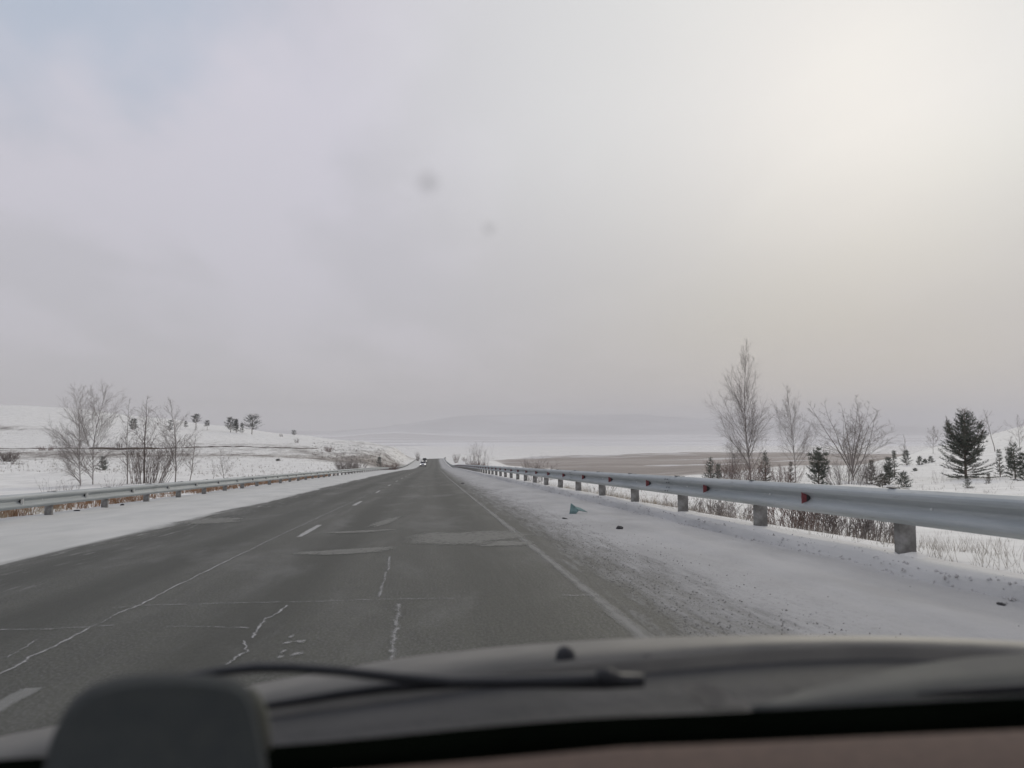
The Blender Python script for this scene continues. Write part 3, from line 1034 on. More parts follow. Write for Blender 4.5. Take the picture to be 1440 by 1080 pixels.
def bare_tree(rnd, h, crown_w, lean=(0, 0), start=.06, nprim=44, r0=None, fork=0, up=1.0, tw=.0064, dens=.92, ang0=(26, 44), fan=.30):
    """returns (trunk MB, crown MB), rooted at the origin; fine ascending boughs"""
    tr, cr = MB(), MB()
    r0 = r0 or h * .0058
    leaders = []
    d0 = Vector((lean[0], lean[1], 1)).normalized()
    if fork:
        base_pts, base_rad = stem(rnd, Vector((0, 0, -.2)), d0, h * .10 + .2, r0, 4, .03, .0)
        tr.tube(base_pts, base_rad, 6)
        for k in range(fork):
            a = 2 * math.pi * k / fork + rnd.uniform(-.4, .4)
            sp = rnd.uniform(.5, 1.1) * fan if k else .04
            dd = Vector((math.cos(a) * sp + lean[0], math.sin(a) * sp + lean[1], 1)).normalized()
            L = h * rnd.uniform(.72, .92) if k else h * .90
            st = base_pts[-1 - (k % 3)]
            pts, rad = stem(rnd, st, dd, L, r0 * rnd.uniform(.5, .7), 10, .040, .035)
            tr.tube(pts, rad, 5)
            leaders.append((pts, rad, L, .10, max(8, int(nprim / fork))))
    else:
        pts, rad = stem(rnd, Vector((0, 0, -.2)), d0, h * .97 + .2, r0, 16, .026, .012)
        tr.tube(pts, rad, 6)
        leaders.append((pts, rad, h, start, nprim))
    for (pts, rad, L, st, npr) in leaders:
        n = len(pts) - 1
        for i in range(npr):
            t = st + (1 - st) * ((i + rnd.random()) / npr) ** 1.08
            t = min(t, .97)
            k = min(n - 1, int(t * n)); tt = t * n - k
            p = pts[k].lerp(pts[k + 1], tt)
            r = rad[k] * (1 - tt) + rad[k + 1] * tt
            td = (pts[k + 1] - pts[k]).normalized()
            prof = (1 - t) ** .8 * (.6 + .4 * min(1, t / .25)) + .04
            BL = crown_w * (1.25 if not fork else .50) * prof * rnd.uniform(.45, 1.2)
            BL = min(max(BL, .25), h * .42)
            d = rot_dir(td, R(rnd.uniform(*ang0)) * (1.15 - .4 * t), rnd.uniform(0, 6.283))
            nseg = 8
            bp2, br = stem(rnd, p, d, BL, max(tw * 1.15, min(r * .45, BL * .0085)), nseg, .075, .055 * up)
            cr.tube(bp2, br, 4, cap=False)
            ns = max(3, int(BL * 6.5 * dens + 1.5))
            for j in range(ns):
                t2 = .12 + .86 * (j + rnd.random()) / ns
                t2 = min(t2, .985)
                k2 = min(nseg - 1, int(t2 * nseg))
                q = bp2[k2].lerp(bp2[k2 + 1], t2 * nseg - k2)
                d2 = rot_dir((bp2[k2 + 1] - bp2[k2]), R(rnd.uniform(18, 46)), rnd.uniform(0, 6.283))
                SL = max(.14, BL * rnd.uniform(.18, .40) * (1.15 - .5 * t2))
                sp2, sr = stem(rnd, q, d2, SL, tw, 4, .11, .05 * up)
                cr.tube(sp2, [tw * .85, tw * .75, tw * .65, tw * .5, tw * .35], 3, cap=False)
                for _ in range(int(1.5 + SL * 6.5 * dens)):
                    t3 = rnd.uniform(.15, .98); k3 = min(3, int(t3 * 4))
                    q3 = sp2[k3].lerp(sp2[k3 + 1], t3 * 4 - k3)
                    d3 = rot_dir((sp2[k3 + 1] - sp2[k3]), R(rnd.uniform(15, 50)), rnd.uniform(0, 6.283))
                    s3, _r = stem(rnd, q3, d3, max(.08, SL * rnd.uniform(.3, .7)), tw * .6, 2, .14, -.03)
                    cr.tube(s3, [tw * .5, tw * .42, tw * .3], 3, cap=False)
    return tr, cr


def place(px, d, ytop, sink=0.0):
    X_, Y_ = xy(px, d)
    z = T(X_, Y_) - sink
    h = (605 - ytop) * d / F * 1.002 - z
    return (X_, Y_, z), max(h, .2)


def fit(mb, h):
    """scale vertices so that the top is h above the root"""
    return h / max(q[2] for q in mb.v)


def add_tree(name, px, d, ytop, wpx, label, cat='tree', seed=1, trunk='bark_birch', twig='twig', group=None, **kw):
    loc, h = place(px, d, ytop)
    rnd = random.Random(seed)
    cw = wpx * d / F
    tr, cr = bare_tree(rnd, h, cw, **kw)
    s = min(fit(cr, h), fit(tr, h))
    # widths follow the picture: squeeze the crown to its spread
    xs_ = sorted(q[0] * math.cos(YAW) - q[1] * math.sin(YAW) for q in cr.v)
    wnow = xs_[int(.985 * len(xs_))] - xs_[int(.015 * len(xs_))]
    sw = max(.45, min(2.2, cw / wnow))
    for mb in (tr, cr):
        mb.v = [(a * sw, b_ * sw, c * s if c > 0 else c) for a, b_, c in mb.v]
    root = empty(name, loc)
    tr.build('trunk', M[trunk], root, True)
    cr.build('crown', M[twig], root, True)
    return tag(root, label, cat, group)


def shrub(name, px, d, ytop, wpx, label, seed=1, n=30, mat_='twig', group='bare shrubs among the snow', cat='shrub', twigs=6, spread_=1.0, r=.010, base_w=.25, lean=(0, 0)):
    loc, h = place(px, d, ytop)
    rnd = random.Random(seed)
    mb = MB()
    w2 = wpx * d / F / 2
    for i in range(n):
        a = rnd.uniform(0, 6.283)
        q = math.sqrt(rnd.random())
        bx, by = w2 * base_w * q * math.cos(a), w2 * base_w * q * math.sin(a)
        L = h * rnd.uniform(.55, 1.05) if i else h
        ox = w2 * q * math.cos(a) * spread_ / max(h, .1)
        oy = w2 * q * math.sin(a) * spread_ / max(h, .1)
        pts, rad = stem(rnd, Vector((bx, by, -.1)), Vector((ox + lean[0], oy + lean[1], 1)), L, r, 6, .06, .03)
        mb.tube(pts, rad, 4, cap=False)
        for _ in range(twigs):
            t = rnd.uniform(.25, .95); k = min(5, int(t * 6))
            p = pts[k].lerp(pts[k + 1], t * 6 - k)
            dd = rot_dir(pts[k + 1] - pts[k], R(rnd.uniform(18, 45)), rnd.uniform(0, 6.283))
            tl = L * rnd.uniform(.12, .32)
            s2, _ = stem(rnd, p, dd, tl, r * .5, 3, .10, .05)
            mb.tube(s2, [r * .55, r * .5, r * .4, r * .25], 3, cap=False)
            for __ in range(2):
                k3 = rnd.randrange(3)
                d3 = rot_dir(s2[k3 + 1] - s2[k3], R(rnd.uniform(20, 50)), rnd.uniform(0, 6.283))
                s3, _ = stem(rnd, s2[k3 + 1], d3, tl * .4, r * .3, 2, .1, .03)
                mb.tube(s3, [r * .35, r * .3, r * .2], 3, cap=False)
    top = max(q[2] for q in mb.v)
    mb.v = [(a, b_, c * h / top if c > 0 else c) for a, b_, c in mb.v]
    o = mb.build(name, M[mat_])
    o.location = loc
    return tag(o, label, cat, group)


def pine(name, px, d, ytop, wpx, label, seed=1, start=.06, whorls=None, mat_='needles', group='young pines in the snow', bushy=1.0, umb=False, leaders=0, pexp=.72, tuft=None, cat='pine', sz=1.0, ntuft=None):
    """pine: trunk and whorled branches carrying needle tufts"""
    loc, h = place(px, d, ytop)
    rnd = random.Random(seed)
    w2 = wpx * d / F / 2
    tr, cr = MB(), MB()
    r0 = h * .020
    pts, rad = stem(rnd, Vector((0, 0, -.15)), Vector((rnd.uniform(-.03, .03), 0, 1)), h * .98 + .15, r0, 8, .012, 0)
    tr.tube(pts, rad, 7)
    whorls = whorls or max(7, int(9 + h * 2.0))
    tuft = tuft or max(.09, h * .030) * sz
    axes = [(pts, w2 * (.92 if leaders else 1), whorls)]
    for li in range(leaders):
        a = 6.283 * li / leaders + rnd.uniform(-.3, .3)
        kk = rnd.choice((2, 3, 3, 4))
        hh = h * rnd.uniform(.62, .90) - pts[kk].z
        out_ = w2 * rnd.uniform(.40, .72)
        l2 = [pts[kk] + Vector((math.cos(a) * out_ * min(1, (q / 8) ** .55), math.sin(a) * out_ * min(1, (q / 8) ** .55), hh * (q / 8) ** 1.1)) for q in range(9)]
        tr.tube(l2, [r0 * .45 * (1 - .09 * q) for q in range(9)], 5)
        axes.append((l2, w2 * .25, int(whorls * .40)))
    for (pts, w2, whorls) in axes:
      for i in range(whorls):
        t = start + (1 - start) * (i + .5 * rnd.random()) / whorls
        k = min(7, int(t * 8)); c = pts[k].lerp(pts[k + 1], t * 8 - k)
        if umb:
            prof = math.sin(math.pi * min(1, .28 + .72 * (t - start) / (1 - start))) ** .55
        else:
            prof = (1 - t) ** pexp * (.78 + .22 * min(1, (t - start) / .15)) + .05
        nb = rnd.randint(5, 7) if h > 1.5 else 5
        a0 = rnd.uniform(0, 6.28)
        for j in range(nb):
            if rnd.random() < .10: continue
            c = pts[k].lerp(pts[k + 1], min(1, max(0, t * 8 - k + rnd.uniform(-.25, .25))))
            a = a0 + 6.283 * j / nb + rnd.uniform(-.3, .3)
            L = w2 * prof * rnd.choice((rnd.uniform(.45, .8), rnd.uniform(.8, 1.1), rnd.uniform(1.0, 1.3)))
            if L < tuft * .6: L = tuft * .6
            rise = rnd.uniform(.05, .75) + (.5 * t if not umb else rnd.uniform(-.25, .3))
            d0 = Vector((math.cos(a), math.sin(a), rise - .25 - (.45 * (1 - t / .3) if t < .3 and not umb else 0))).normalized()
            bp2, br = stem(rnd, c, d0, L, max(.004, r0 * .28 * (1 - t * .6)), 5, .06, .10)
            tr.tube(bp2, br, 4, cap=False)
            nt_ = ntuft or max(4, int(L / tuft * 2.4 * bushy))
            for q in range(nt_):
                s_ = .22 + .8 * (q + rnd.random() * .6) / nt_
                k2 = min(4, int(s_ * 5)); p = bp2[k2].lerp(bp2[k2 + 1], min(1, s_ * 5 - k2))
                sd_ = (bp2[k2 + 1] - bp2[k2]).normalized()
                if q < nt_ - 1:
                    sd_ = rot_dir(sd_, R(rnd.uniform(20, 60)), rnd.uniform(0, 6.283)); sd_.z = abs(sd_.z) * .6 + .15; sd_.normalize()
                tl = tuft * rnd.uniform(.8, 1.5)
                pe = p + sd_ * tl
                for b_i in range(9):
                    fr_ = rnd.uniform(0, 1)
                    o_ = p.lerp(pe, fr_)
                    nd = rot_dir(sd_, R(rnd.uniform(18, 62)), rnd.uniform(0, 6.283))
                    nl = tuft * rnd.uniform(.55, .95)
                    sw_ = nd.cross(Vector((rnd.uniform(-1, 1), rnd.uniform(-1, 1), rnd.uniform(-1, 1))))
                    if sw_.length < .01: continue
                    sw_ = sw_.normalized() * nl * .095
                    cr.tri(o_ - sw_, o_ + sw_, o_ + nd * nl)
    top = max(q[2] for q in cr.v)
    s = h / top
    cr.v = [(a, b_, c * s) for a, b_, c in cr.v]
    root = empty(name, loc, rnd.uniform(0, 6))
    tr.build('trunk', M['pine_bark'], root, True)
    cr.build('crown', M[mat_], root)
    return tag(root, label, cat, group)


# --- left side bare trees
GL = 'bare trees beyond the left barrier'
add_tree('birch_tree', 117, 56, 536, 78, 'bare birch at the far left, its long low boughs reaching towards the road', 'birch', 11, group=GL, nprim=42, start=.03, twig='twig_grey', lean=(-.03, 0), ang0=(34, 62))
add_tree('birch_tree', 134, 58, 530, 74, 'tallest bare birch at the far left, standing close behind its twin', 'birch', 12, group=GL, nprim=38, start=.05, twig='twig_grey', lean=(.02, 0), ang0=(28, 50))
add_tree('bare_tree', 182, 60, 558, 34, 'slim bare tree between the twin birches and the dense willow clump', seed=13, group=GL, nprim=26, start=.10, trunk='twig_grey', twig='twig_grey', dens=.9)
add_tree('bare_tree', 205, 61, 556, 46, 'bare tree rising out of the left part of the dense willow clump', seed=14, group=GL, nprim=26, start=.25, trunk='twig', twig='twig_grey', dens=.9)
add_tree('bare_tree', 249, 62, 557, 54, 'bare tree with an open crown just right of the dense willow clump', seed=15, group=GL, nprim=30, start=.14, trunk='twig_grey', twig='twig_grey', lean=(.03, 0), dens=.9)
add_tree('bare_tree', 268, 63, 606, 34, 'low leaning bare sapling right of the willow clump, above the barrier', seed=16, group=GL, nprim=16, start=.15, trunk='twig_grey', twig='twig_grey', lean=(.12, 0), dens=.9)
shrub('willow_clump', 214, 60, 598, 80, 'dense clump of upright dark willow stems behind the left barrier', 21, 62, 'twig', None, 'willow', 6, .75, .017, .55, lean=(.10, 0))
shrub('willow_clump', 192, 61, 612, 26, 'thin clump of willow stems left of the dense clump', 22, 14, 'twig_red', None, 'willow', 6, .8, .013, .5)
add_tree('bare_tree', 318, 74, 628, 24, 'small pale bare sapling alone right of the tree group, above the left barrier', 'sapling', 17, group=GL, nprim=14, start=.15, trunk='twig_grey', twig='twig_grey')
add_tree('bare_tree', 302, 78, 645, 12, 'tiny bare sapling left of the small pale sapling by the left barrier', 'sapling', 18, group=GL, nprim=9, start=.15, trunk='twig_grey', twig='twig_grey')
shrub('bare_shrub', 75, 40, 668, 26, 'sparse weeds poking above the left barrier at its near end', 23, 12, 'twig_grey', twigs=4, r=.005, base_w=.8)
shrub('bare_shrub', 103, 44, 672, 22, 'low bare shrub at the foot of the twin birches', 24, 14, 'twig_grey', twigs=5, r=.006, base_w=.7)
shrub('bare_shrub', 160, 50, 664, 36, 'low bare shrub between the twin birches and the willows', 25, 14, 'twig_grey', twigs=5, r=.006, base_w=.7)
shrub('dark_shrub', 15, 118, 632, 24, 'dark rounded shrub on the snowfield at the far left', 26, 90, 'twig', twigs=7, r=.022, base_w=.7)
shrub('dark_shrub', 20, 108, 645, 26, 'flat dark shrub just below the rounded one at the far left', 27, 40, 'twig', twigs=5, r=.018, base_w=.9)
shrub('dark_shrub', 68, 168, 624, 22, 'small brown shrub on the track bank left of the birches', 28, 50, 'twig_red', twigs=5, r=.025, base_w=.8)
shrub('bare_shrub', 488, 100, 641, 44, 'pale rounded bare shrub behind the left barrier before the hill nose', 29, 120, 'twig_grey', twigs=7, r=.018, base_w=.35)
shrub('bare_shrub', 506, 112, 645, 24, 'smaller bare shrub touching the pale rounded one behind the left barrier', 30, 50, 'twig_grey', twigs=6, r=.016, base_w=.4)
shrub('brown_shrub', 549, 150, 648, 24, 'low brown shrub beside the far end of the left barrier', 31, 70, 'twig_red', twigs=6, r=.028, base_w=.6)
shrub('brown_shrub', 463, 232, 626, 14, 'small brown shrub high on the hill nose', 32, 40, 'twig_red', twigs=5, r=.035, base_w=.7)

# --- left hill pines
GH = 'pines on the left hillside'
pine('pine_tree', 355, 345, 581, 28, 'biggest round crowned pine on the left hill skyline', 41, start=.30, mat_='needles_far', group=GH, umb=True, tuft=.55, whorls=13, ntuft=8)
pine('pine_tree', 325, 350, 585, 15, 'pine of the close pair left of the biggest hill pine', 42, start=.18, mat_='needles_far', group=GH, umb=True, tuft=.5, whorls=13, ntuft=6)
pine('pine_tree', 333, 352, 588, 12, 'smaller pine squeezed between its taller neighbour and the biggest hill pine', 43, start=.15, mat_='needles_far', group=GH, tuft=.5, whorls=12, ntuft=6)
pine('pine_tree', 341, 356, 594, 7, 'lowest pine close to the left foot of the biggest hill pine', 44, start=.1, mat_='needles_far', group=GH, tuft=.45, whorls=8, ntuft=4)
pine('pine_tree', 276, 345, 581, 13, 'slim pine on the hill skyline with a bare lower trunk', 45, start=.45, mat_='needles_far', group=GH, umb=True, tuft=.5, whorls=9, ntuft=6)
pine('pine_tree', 292, 350, 590, 8, 'short slim pine right of the one with a bare lower trunk', 46, start=.4, mat_='needles_far', group=GH, umb=True, tuft=.42, whorls=8, ntuft=5)
pine('pine_tree', 262, 352, 591, 6, 'tiny pine peeping over the hill left of the slim pine', 47, start=.2, mat_='needles_far', group=GH, tuft=.4, whorls=6, ntuft=4)
pine('pine_tree', 188, 300, 587, 13, 'dark bushy pine seen through the bare willows', 48, start=.1, mat_='needles_far', group=GH, umb=True, tuft=.5, whorls=10, ntuft=5)
pine('pine_tree', 240, 310, 589, 9, 'small pine seen through the bare tree right of the willows', 49, start=.15, mat_='needles_far', group=GH, umb=True, tuft=.42, whorls=8, ntuft=5)
pine('pine_tree', 414, 368, 604, 7, 'lone small pine far right on the hill skyline', 50, start=.2, mat_='needles_far', group=GH, umb=True, tuft=.4, whorls=7, ntuft=4)
pine('pine_tree', 147, 96, 640, 19, 'small dark pine on the snowfield behind the twin birches', 51, mat_='needles', group=GH, tuft=.16)
pine('pine_tree', 392, 155, 644, 7, 'tiny dark fir alone on the snowy slope below the track', 52, mat_='needles_far', group=GH, tuft=.22, whorls=7, ntuft=4)
pine('pine_tree', 534, 195, 641, 9, 'small dark fir on the hill nose above the left barrier', 53, mat_='needles_far', group=GH, tuft=.3, whorls=8, ntuft=4)
for i, (px, d, yt, wd, lb) in enumerate((
        (342, 300, 616, 5, 'tiny dark bush on the hillside under the biggest pine'),
        (361, 300, 617, 6, 'tiny dark bush on the hillside just right below the biggest pine'),
        (396, 345, 609, 5, 'tiny dark bush near the hill skyline left of the lone pine'),
        (418, 300, 615, 8, 'little brown bush below the lone skyline pine'),
        (170, 190, 618, 10, 'little brown bush above the track bank behind the bare trees'),
        (588, 330, 632, 5, 'thin bare bush on the skyline where the left barrier ends'))):
    shrub('small_bush', px, d, yt, wd, lb, 60 + i, 26, 'twig', 'tiny bushes on the left hillside', 'bush', 4, .8, .028, .6)

# --- centre
shrub('bare_shrub', 672, 118, 615, 36, 'tall bare shrub with many upright stems right of the road crest', 71, 26, 'twig_grey', twigs=8, r=.016, base_w=.6, spread_=.7)
shrub('rust_shrub', 671, 117, 644, 28, 'dense rust brown undergrowth at the foot of the tall bare shrub', 72, 90, 'twig_red', twigs=5, r=.016, base_w=.9, spread_=.4)
shrub('bare_shrub', 642, 260, 636, 9, 'small brown shrub on the snow bank close to the road crest', 73, 40, 'twig_red', twigs=5, r=.02, base_w=.6)
shrub('bare_shrub', 655, 240, 641, 10, 'low shrub on the snow bank between the crest and the tall bare shrub', 77, 30, 'twig_red', twigs=5, r=.02, base_w=.8)
shrub('bare_shrub', 748, 74, 636, 26, 'bare shrub left of its twin behind the middle of the right barrier', 74, 30, 'twig', twigs=7, r=.010, base_w=.6)
shrub('bare_shrub', 767, 70, 640, 34, 'wide bare shrub right of its twin behind the middle of the right barrier', 75, 40, 'twig', twigs=7, r=.010, base_w=.6)
shrub('bare_shrub', 845, 40, 668, 40, 'low twigs just topping the right barrier left of the fir pair', 76, 22, 'twig', twigs=5, r=.006, base_w=.8)

# --- right side birches and bare trees
GR = 'bare trees beyond the right barrier'
add_tree('birch_tree', 1054, 56, 474, 66, 'tallest birch with a dense pointed crown beyond the right barrier', 'birch', 81, group=GR, nprim=66, start=.07, twig='twig_grey', dens=.95, ang0=(22, 36))
add_tree('birch_tree', 1117, 57, 538, 56, 'slim open birch right next to the tallest one', 'birch', 82, group=GR, nprim=44, start=.16, twig='twig_grey', lean=(-.03, 0), ang0=(26, 46), dens=.9)
add_tree('bare_tree', 1198, 60, 553, 92, 'bare tree with a wide forked fan of branches, middle of the right side', seed=83, group=GR, nprim=110, fork=9, trunk='twig_grey', twig='twig_grey', dens=.9)
add_tree('bare_tree', 1310, 118, 598, 20, 'thin bare tree on the slope left of the biggest pine', seed=84, group=GR, nprim=18, start=.2, trunk='twig_grey', twig='twig_grey', dens=.9, tw=.011)
add_tree('bare_tree', 1270, 135, 610, 12, 'small thin bare tree on the ridge above the little firs', seed=85, group=GR, nprim=14, start=.2, trunk='twig_grey', twig='twig_grey', dens=.9, tw=.011)
add_tree('bare_tree', 1397, 92, 575, 26, 'thin crooked bare tree just right of the biggest pine', seed=86, group=GR, nprim=16, start=.35, trunk='twig_grey', twig='twig_grey', lean=(-.05, 0), dens=.9)
add_tree('bare_tree', 1432, 86, 582, 24, 'thin bare tree at the right end of the ridge', seed=87, group=GR, nprim=20, start=.2, trunk='twig_grey', twig='twig_grey', dens=.9)
add_tree('bare_tree', 1418, 100, 612, 12, 'short bare sapling between the two thin trees on the ridge', 'sapling', seed=88, group=GR, nprim=10, start=.2, trunk='twig_grey', twig='twig_grey', dens=.9)
add_tree('bare_tree', 1029, 54, 612, 34, 'pale low sapling at the left foot of the tallest birch', 'sapling', seed=89, group=GR, nprim=26, start=.06, trunk='twig_grey', twig='twig_grey', dens=1.2)
add_tree('bare_tree', 1166, 62, 620, 24, 'low bare sapling left of the fan shaped tree', 'sapling', seed=90, group=GR, nprim=20, start=.06, trunk='twig_grey', twig='twig_grey')

# --- right side pines
pine('young_pine', 997, 50, 641, 24, 'left one of the two small dark firs standing alone above the right barrier', 101, tuft=.10, bushy=1.2)
pine('young_pine', 1009, 51, 650, 15, 'right, lower one of the two small dark firs standing alone above the right barrier', 102, tuft=.09)
pine('young_pine', 1075, 54, 632, 25, 'small dark pine at the right foot of the tallest birch', 103, tuft=.11)
pine('young_pine', 1109, 54, 648, 13, 'tiny brownish pine at the foot of the slim open birch', 104, mat_='needles_brown', tuft=.08)
pine('young_pine', 1149, 47, 627, 42, 'dense dark pine between the slim birch and the fan shaped tree', 105, tuft=.13, bushy=1.5, leaders=3)
pine('young_pine', 1223, 52, 645, 22, 'small brownish pine below the fan shaped tree', 106, mat_='needles_brown', tuft=.10)
pine('young_pine', 1247, 50, 641, 24, 'bushy pine left in the cluster just above the right barrier', 107, tuft=.12, bushy=1.2, leaders=2)
pine('young_pine', 1255, 62, 632, 12, 'slender pine behind the cluster above the right barrier', 108, tuft=.10)
pine('young_pine', 1268, 46, 660, 26, 'low spreading pine at the right end of the cluster above the barrier', 109, tuft=.12, bushy=1.1)
pine('young_pine', 1238, 45, 664, 26, 'low brownish pine bush in front of the cluster above the barrier', 110, mat_='needles_brown', tuft=.11)
pine('young_pine', 1272, 84, 631, 17, 'neat cone shaped fir on the snow under the ridge', 111, tuft=.15)
pine('young_pine', 1291, 82, 640, 10, 'little fir right of the neat cone shaped one', 112, tuft=.13)
pine('young_pine', 1298, 84, 644, 9, 'second little fir right of the neat cone shaped one', 113, tuft=.12)
pine('young_pine', 1307, 86, 640, 10, 'little fir nearest to the left side of the biggest pine', 114, tuft=.13)
pine('young_pine', 1284, 70, 657, 8, 'tiny snowy fir on the open snow left of the biggest pine', 115, tuft=.09)
pine('big_pine', 1355, 54, 573, 80, 'biggest broad green pine beyond the right barrier', 116, group=None, start=.01, tuft=.14, whorls=26, bushy=1.15, leaders=6, pexp=.50)
pine('young_pine', 1357, 40, 667, 13, 'tiny fir on the snow below the biggest pine', 117, tuft=.07)
pine('young_pine', 1424, 50, 620, 44, 'broad pine at the right edge of the picture', 118, tuft=.14, start=.1, leaders=3)
pine('young_pine', 1403, 54, 630, 16, 'slim small pine between the biggest pine and the broad one at the picture edge', 119, tuft=.10)
pine('young_pine', 1440, 46, 648, 40, 'low pine in front of the broad pine at the right picture edge', 120, tuft=.12, start=.08)
pine('young_pine', 1386, 44, 665, 9, 'tiny sprig of a fir right of the tiny fir below the biggest pine', 121, tuft=.06, mat_='needles_brown')
shrub('undergrowth_shrub', 1015, 52, 640, 34, 'twiggy reddish undergrowth between the fir pair and the tallest birch', 122, 68, 'twig_red', twigs=7, r=.009, base_w=.9)
shrub('undergrowth_shrub', 1048, 52, 636, 44, 'twiggy reddish undergrowth round the trunk of the tallest birch', 123, 102, 'twig_red', twigs=7, r=.009, base_w=.9)
shrub('undergrowth_shrub', 1100, 52, 646, 40, 'twiggy undergrowth round the slim open birch', 124, 68, 'twig_red', twigs=7, r=.009, base_w=.9)
shrub('undergrowth_shrub', 1188, 52, 640, 52, 'twiggy undergrowth at the foot of the fan shaped tree', 125, 85, 'twig_grey', twigs=7, r=.009, base_w=.9)
shrub('undergrowth_shrub', 1222, 54, 634, 36, 'twiggy undergrowth round the small brownish pine', 126, 61, 'twig_grey', twigs=7, r=.009, base_w=.9)
shrub('undergrowth_shrub', 1315, 50, 652, 16, 'few dry stalks on the snow left below the biggest pine', 127, 10, 'twig_grey', twigs=4, r=.005, base_w=.9)
shrub('undergrowth_shrub', 1386, 48, 660, 18, 'few dry stalks right below the biggest pine', 128, 10, 'twig_grey', twigs=4, r=.005, base_w=.9)

# brush right behind the near right barrier, seen under the beam
br_ = [(1005, 16, 690, 40, 'twig', 'thin brush under the beam left of the third post'), (1032, 14.5, 690, 44, 'twig_grey', 'brush under the beam left of the second post'),
       (1090, 13.0, 688, 60, 'twig_red', 'reddish brush under the beam just right of the second post'),
       (1118, 12.0, 690, 50, 'twig_red', 'dense reddish brush under the first red reflector'),
       (1146, 12.5, 690, 50, 'twig', 'dark brush under the beam mid way between the near posts'),
       (1175, 11.5, 692, 54, 'twig', 'dark sparse brush under the beam right of the mid way brush'),
       (1205, 11.0, 694, 56, 'twig', 'branchy brush left of the nearest visible post'),
       (1236, 11.0, 696, 50, 'twig_grey', 'thin branchy brush touching the nearest visible post'),
       (960, 19, 692, 36, 'twig_grey', 'thin grey brush beside the third visible post')]
for i, (px, d, yt, wd, mt, lb) in enumerate(br_):
    shrub('roadside_brush', px, d, yt, wd * 1.25, lb, 140 + i, 32, mt, 'brush close behind the right barrier', 'brush', 9, .5, .0062, .95)


# ------------------------------------------------------------------ dry grass, clods, grit (uncountable)
def grass(name, spots, h0, h1, wblade, mat_, label, seed=1, lean=.35):
    rnd = random.Random(seed)
    xs_ = np.array([s[0] for s in spots]); ys_ = np.array([s[1] for s in spots])
    zs_ = terrain(xs_, ys_)
    mb = MB()
    for (x_, y_, n_), z_ in zip(spots, zs_):
        for _ in range(n_):
            a = rnd.uniform(0, 6.283); q = rnd.uniform(0, .12)
            p = Vector((x_ + q * math.cos(a), y_ + q * math.sin(a), z_ - .03))
            h = rnd.uniform(h0, h1)
            d = Vector((rnd.gauss(0, lean), rnd.gauss(0, lean), 1)).normalized() * h
            s_ = Vector((math.cos(a + 1.5), math.sin(a + 1.5), 0)) * wblade
            mb.tri(p - s_, p + s_, p + d)
    return tag(mb.build(name, M[mat_]), label, kind='stuff')


rnd = random.Random(99)


def beyond(side, du, y): return ((U_R + du) if side > 0 else (U_L - du)) + float(xc(y))


sp_ = []
for _ in range(1500):
    y = 19 + rnd.random() ** 1.3 * 62
    gap = math.sin(y * .55) + .5 * math.sin(y * 1.7)
    if gap < -.55: continue
    sp_.append((beyond(-1, rnd.uniform(.15, 1.9), y), y, 7))
grass('dry_grass', sp_, .18, .52, .007, 'grass_rust', 'rust brown dry grass along the back of the left barrier', 1, .3)
sp_ = [(beyond(-1, rnd.uniform(.1, 2.2), y), y, 6) for y in (rnd.uniform(9, 22) for _ in range(700))]
grass('dry_grass', sp_, .12, .38, .005, 'grass_straw', 'pale straw grass behind the near left barrier', 2)
sp_ = [(beyond(1, .1 + abs(rnd.gauss(0, 1.9)), y), y, 4) for y in (3.2 + 34 * rnd.random() ** 1.5 for _ in range(2600))]
grass('dry_grass', sp_, .05, .26, .0022, 'grass_grey', 'pale frosted grass on the snow slope below the right barrier', 3)
sp_ = [(beyond(1, .4 + rnd.random() * 2.6, y), y, 9) for y in (rnd.uniform(17, 30) for _ in range(260))]
grass('dry_grass', sp_, .10, .34, .004, 'grass_straw', 'tufts of straw grass beyond the third and fourth right posts', 4)
sp_ = []
for _ in range(4200):
    px, d = rnd.uniform(-60, 600), math.exp(rnd.uniform(math.log(85), math.log(330)))
    X_, Y_ = xy(px, d)
    if X_ - float(xc(Y_)) < U_L - 1.5: sp_.append((X_, Y_, 3))
grass('dry_grass', sp_, .10, .45, .022, 'grass_grey', 'scattered dry tufts on the snowy left slopes', 5, .5)
sp_ = []
for _ in range(2600):
    px, d = rnd.uniform(640, 1500), math.exp(rnd.uniform(math.log(22), math.log(130)))
    X_, Y_ = xy(px, d)
    if X_ - float(xc(Y_)) > U_R + 1: sp_.append((X_, Y_, 3))
grass('dry_grass', sp_, .08, .34, .007, 'grass_grey', 'scattered dry tufts on the snowy right slopes', 6, .5)
sp_ = []
for _ in range(750):                   # tufts thick on the nose of the hill
    px, d = rnd.uniform(440, 580), rnd.uniform(190, 330)
    X_, Y_ = xy(px, d)
    if X_ - float(xc(Y_)) < U_L - 2: sp_.append((X_, Y_, 6))
grass('dry_grass', sp_, .15, .5, .04, 'earth', 'dark tufts and bare earth on the nose of the left hill', 7, .6)


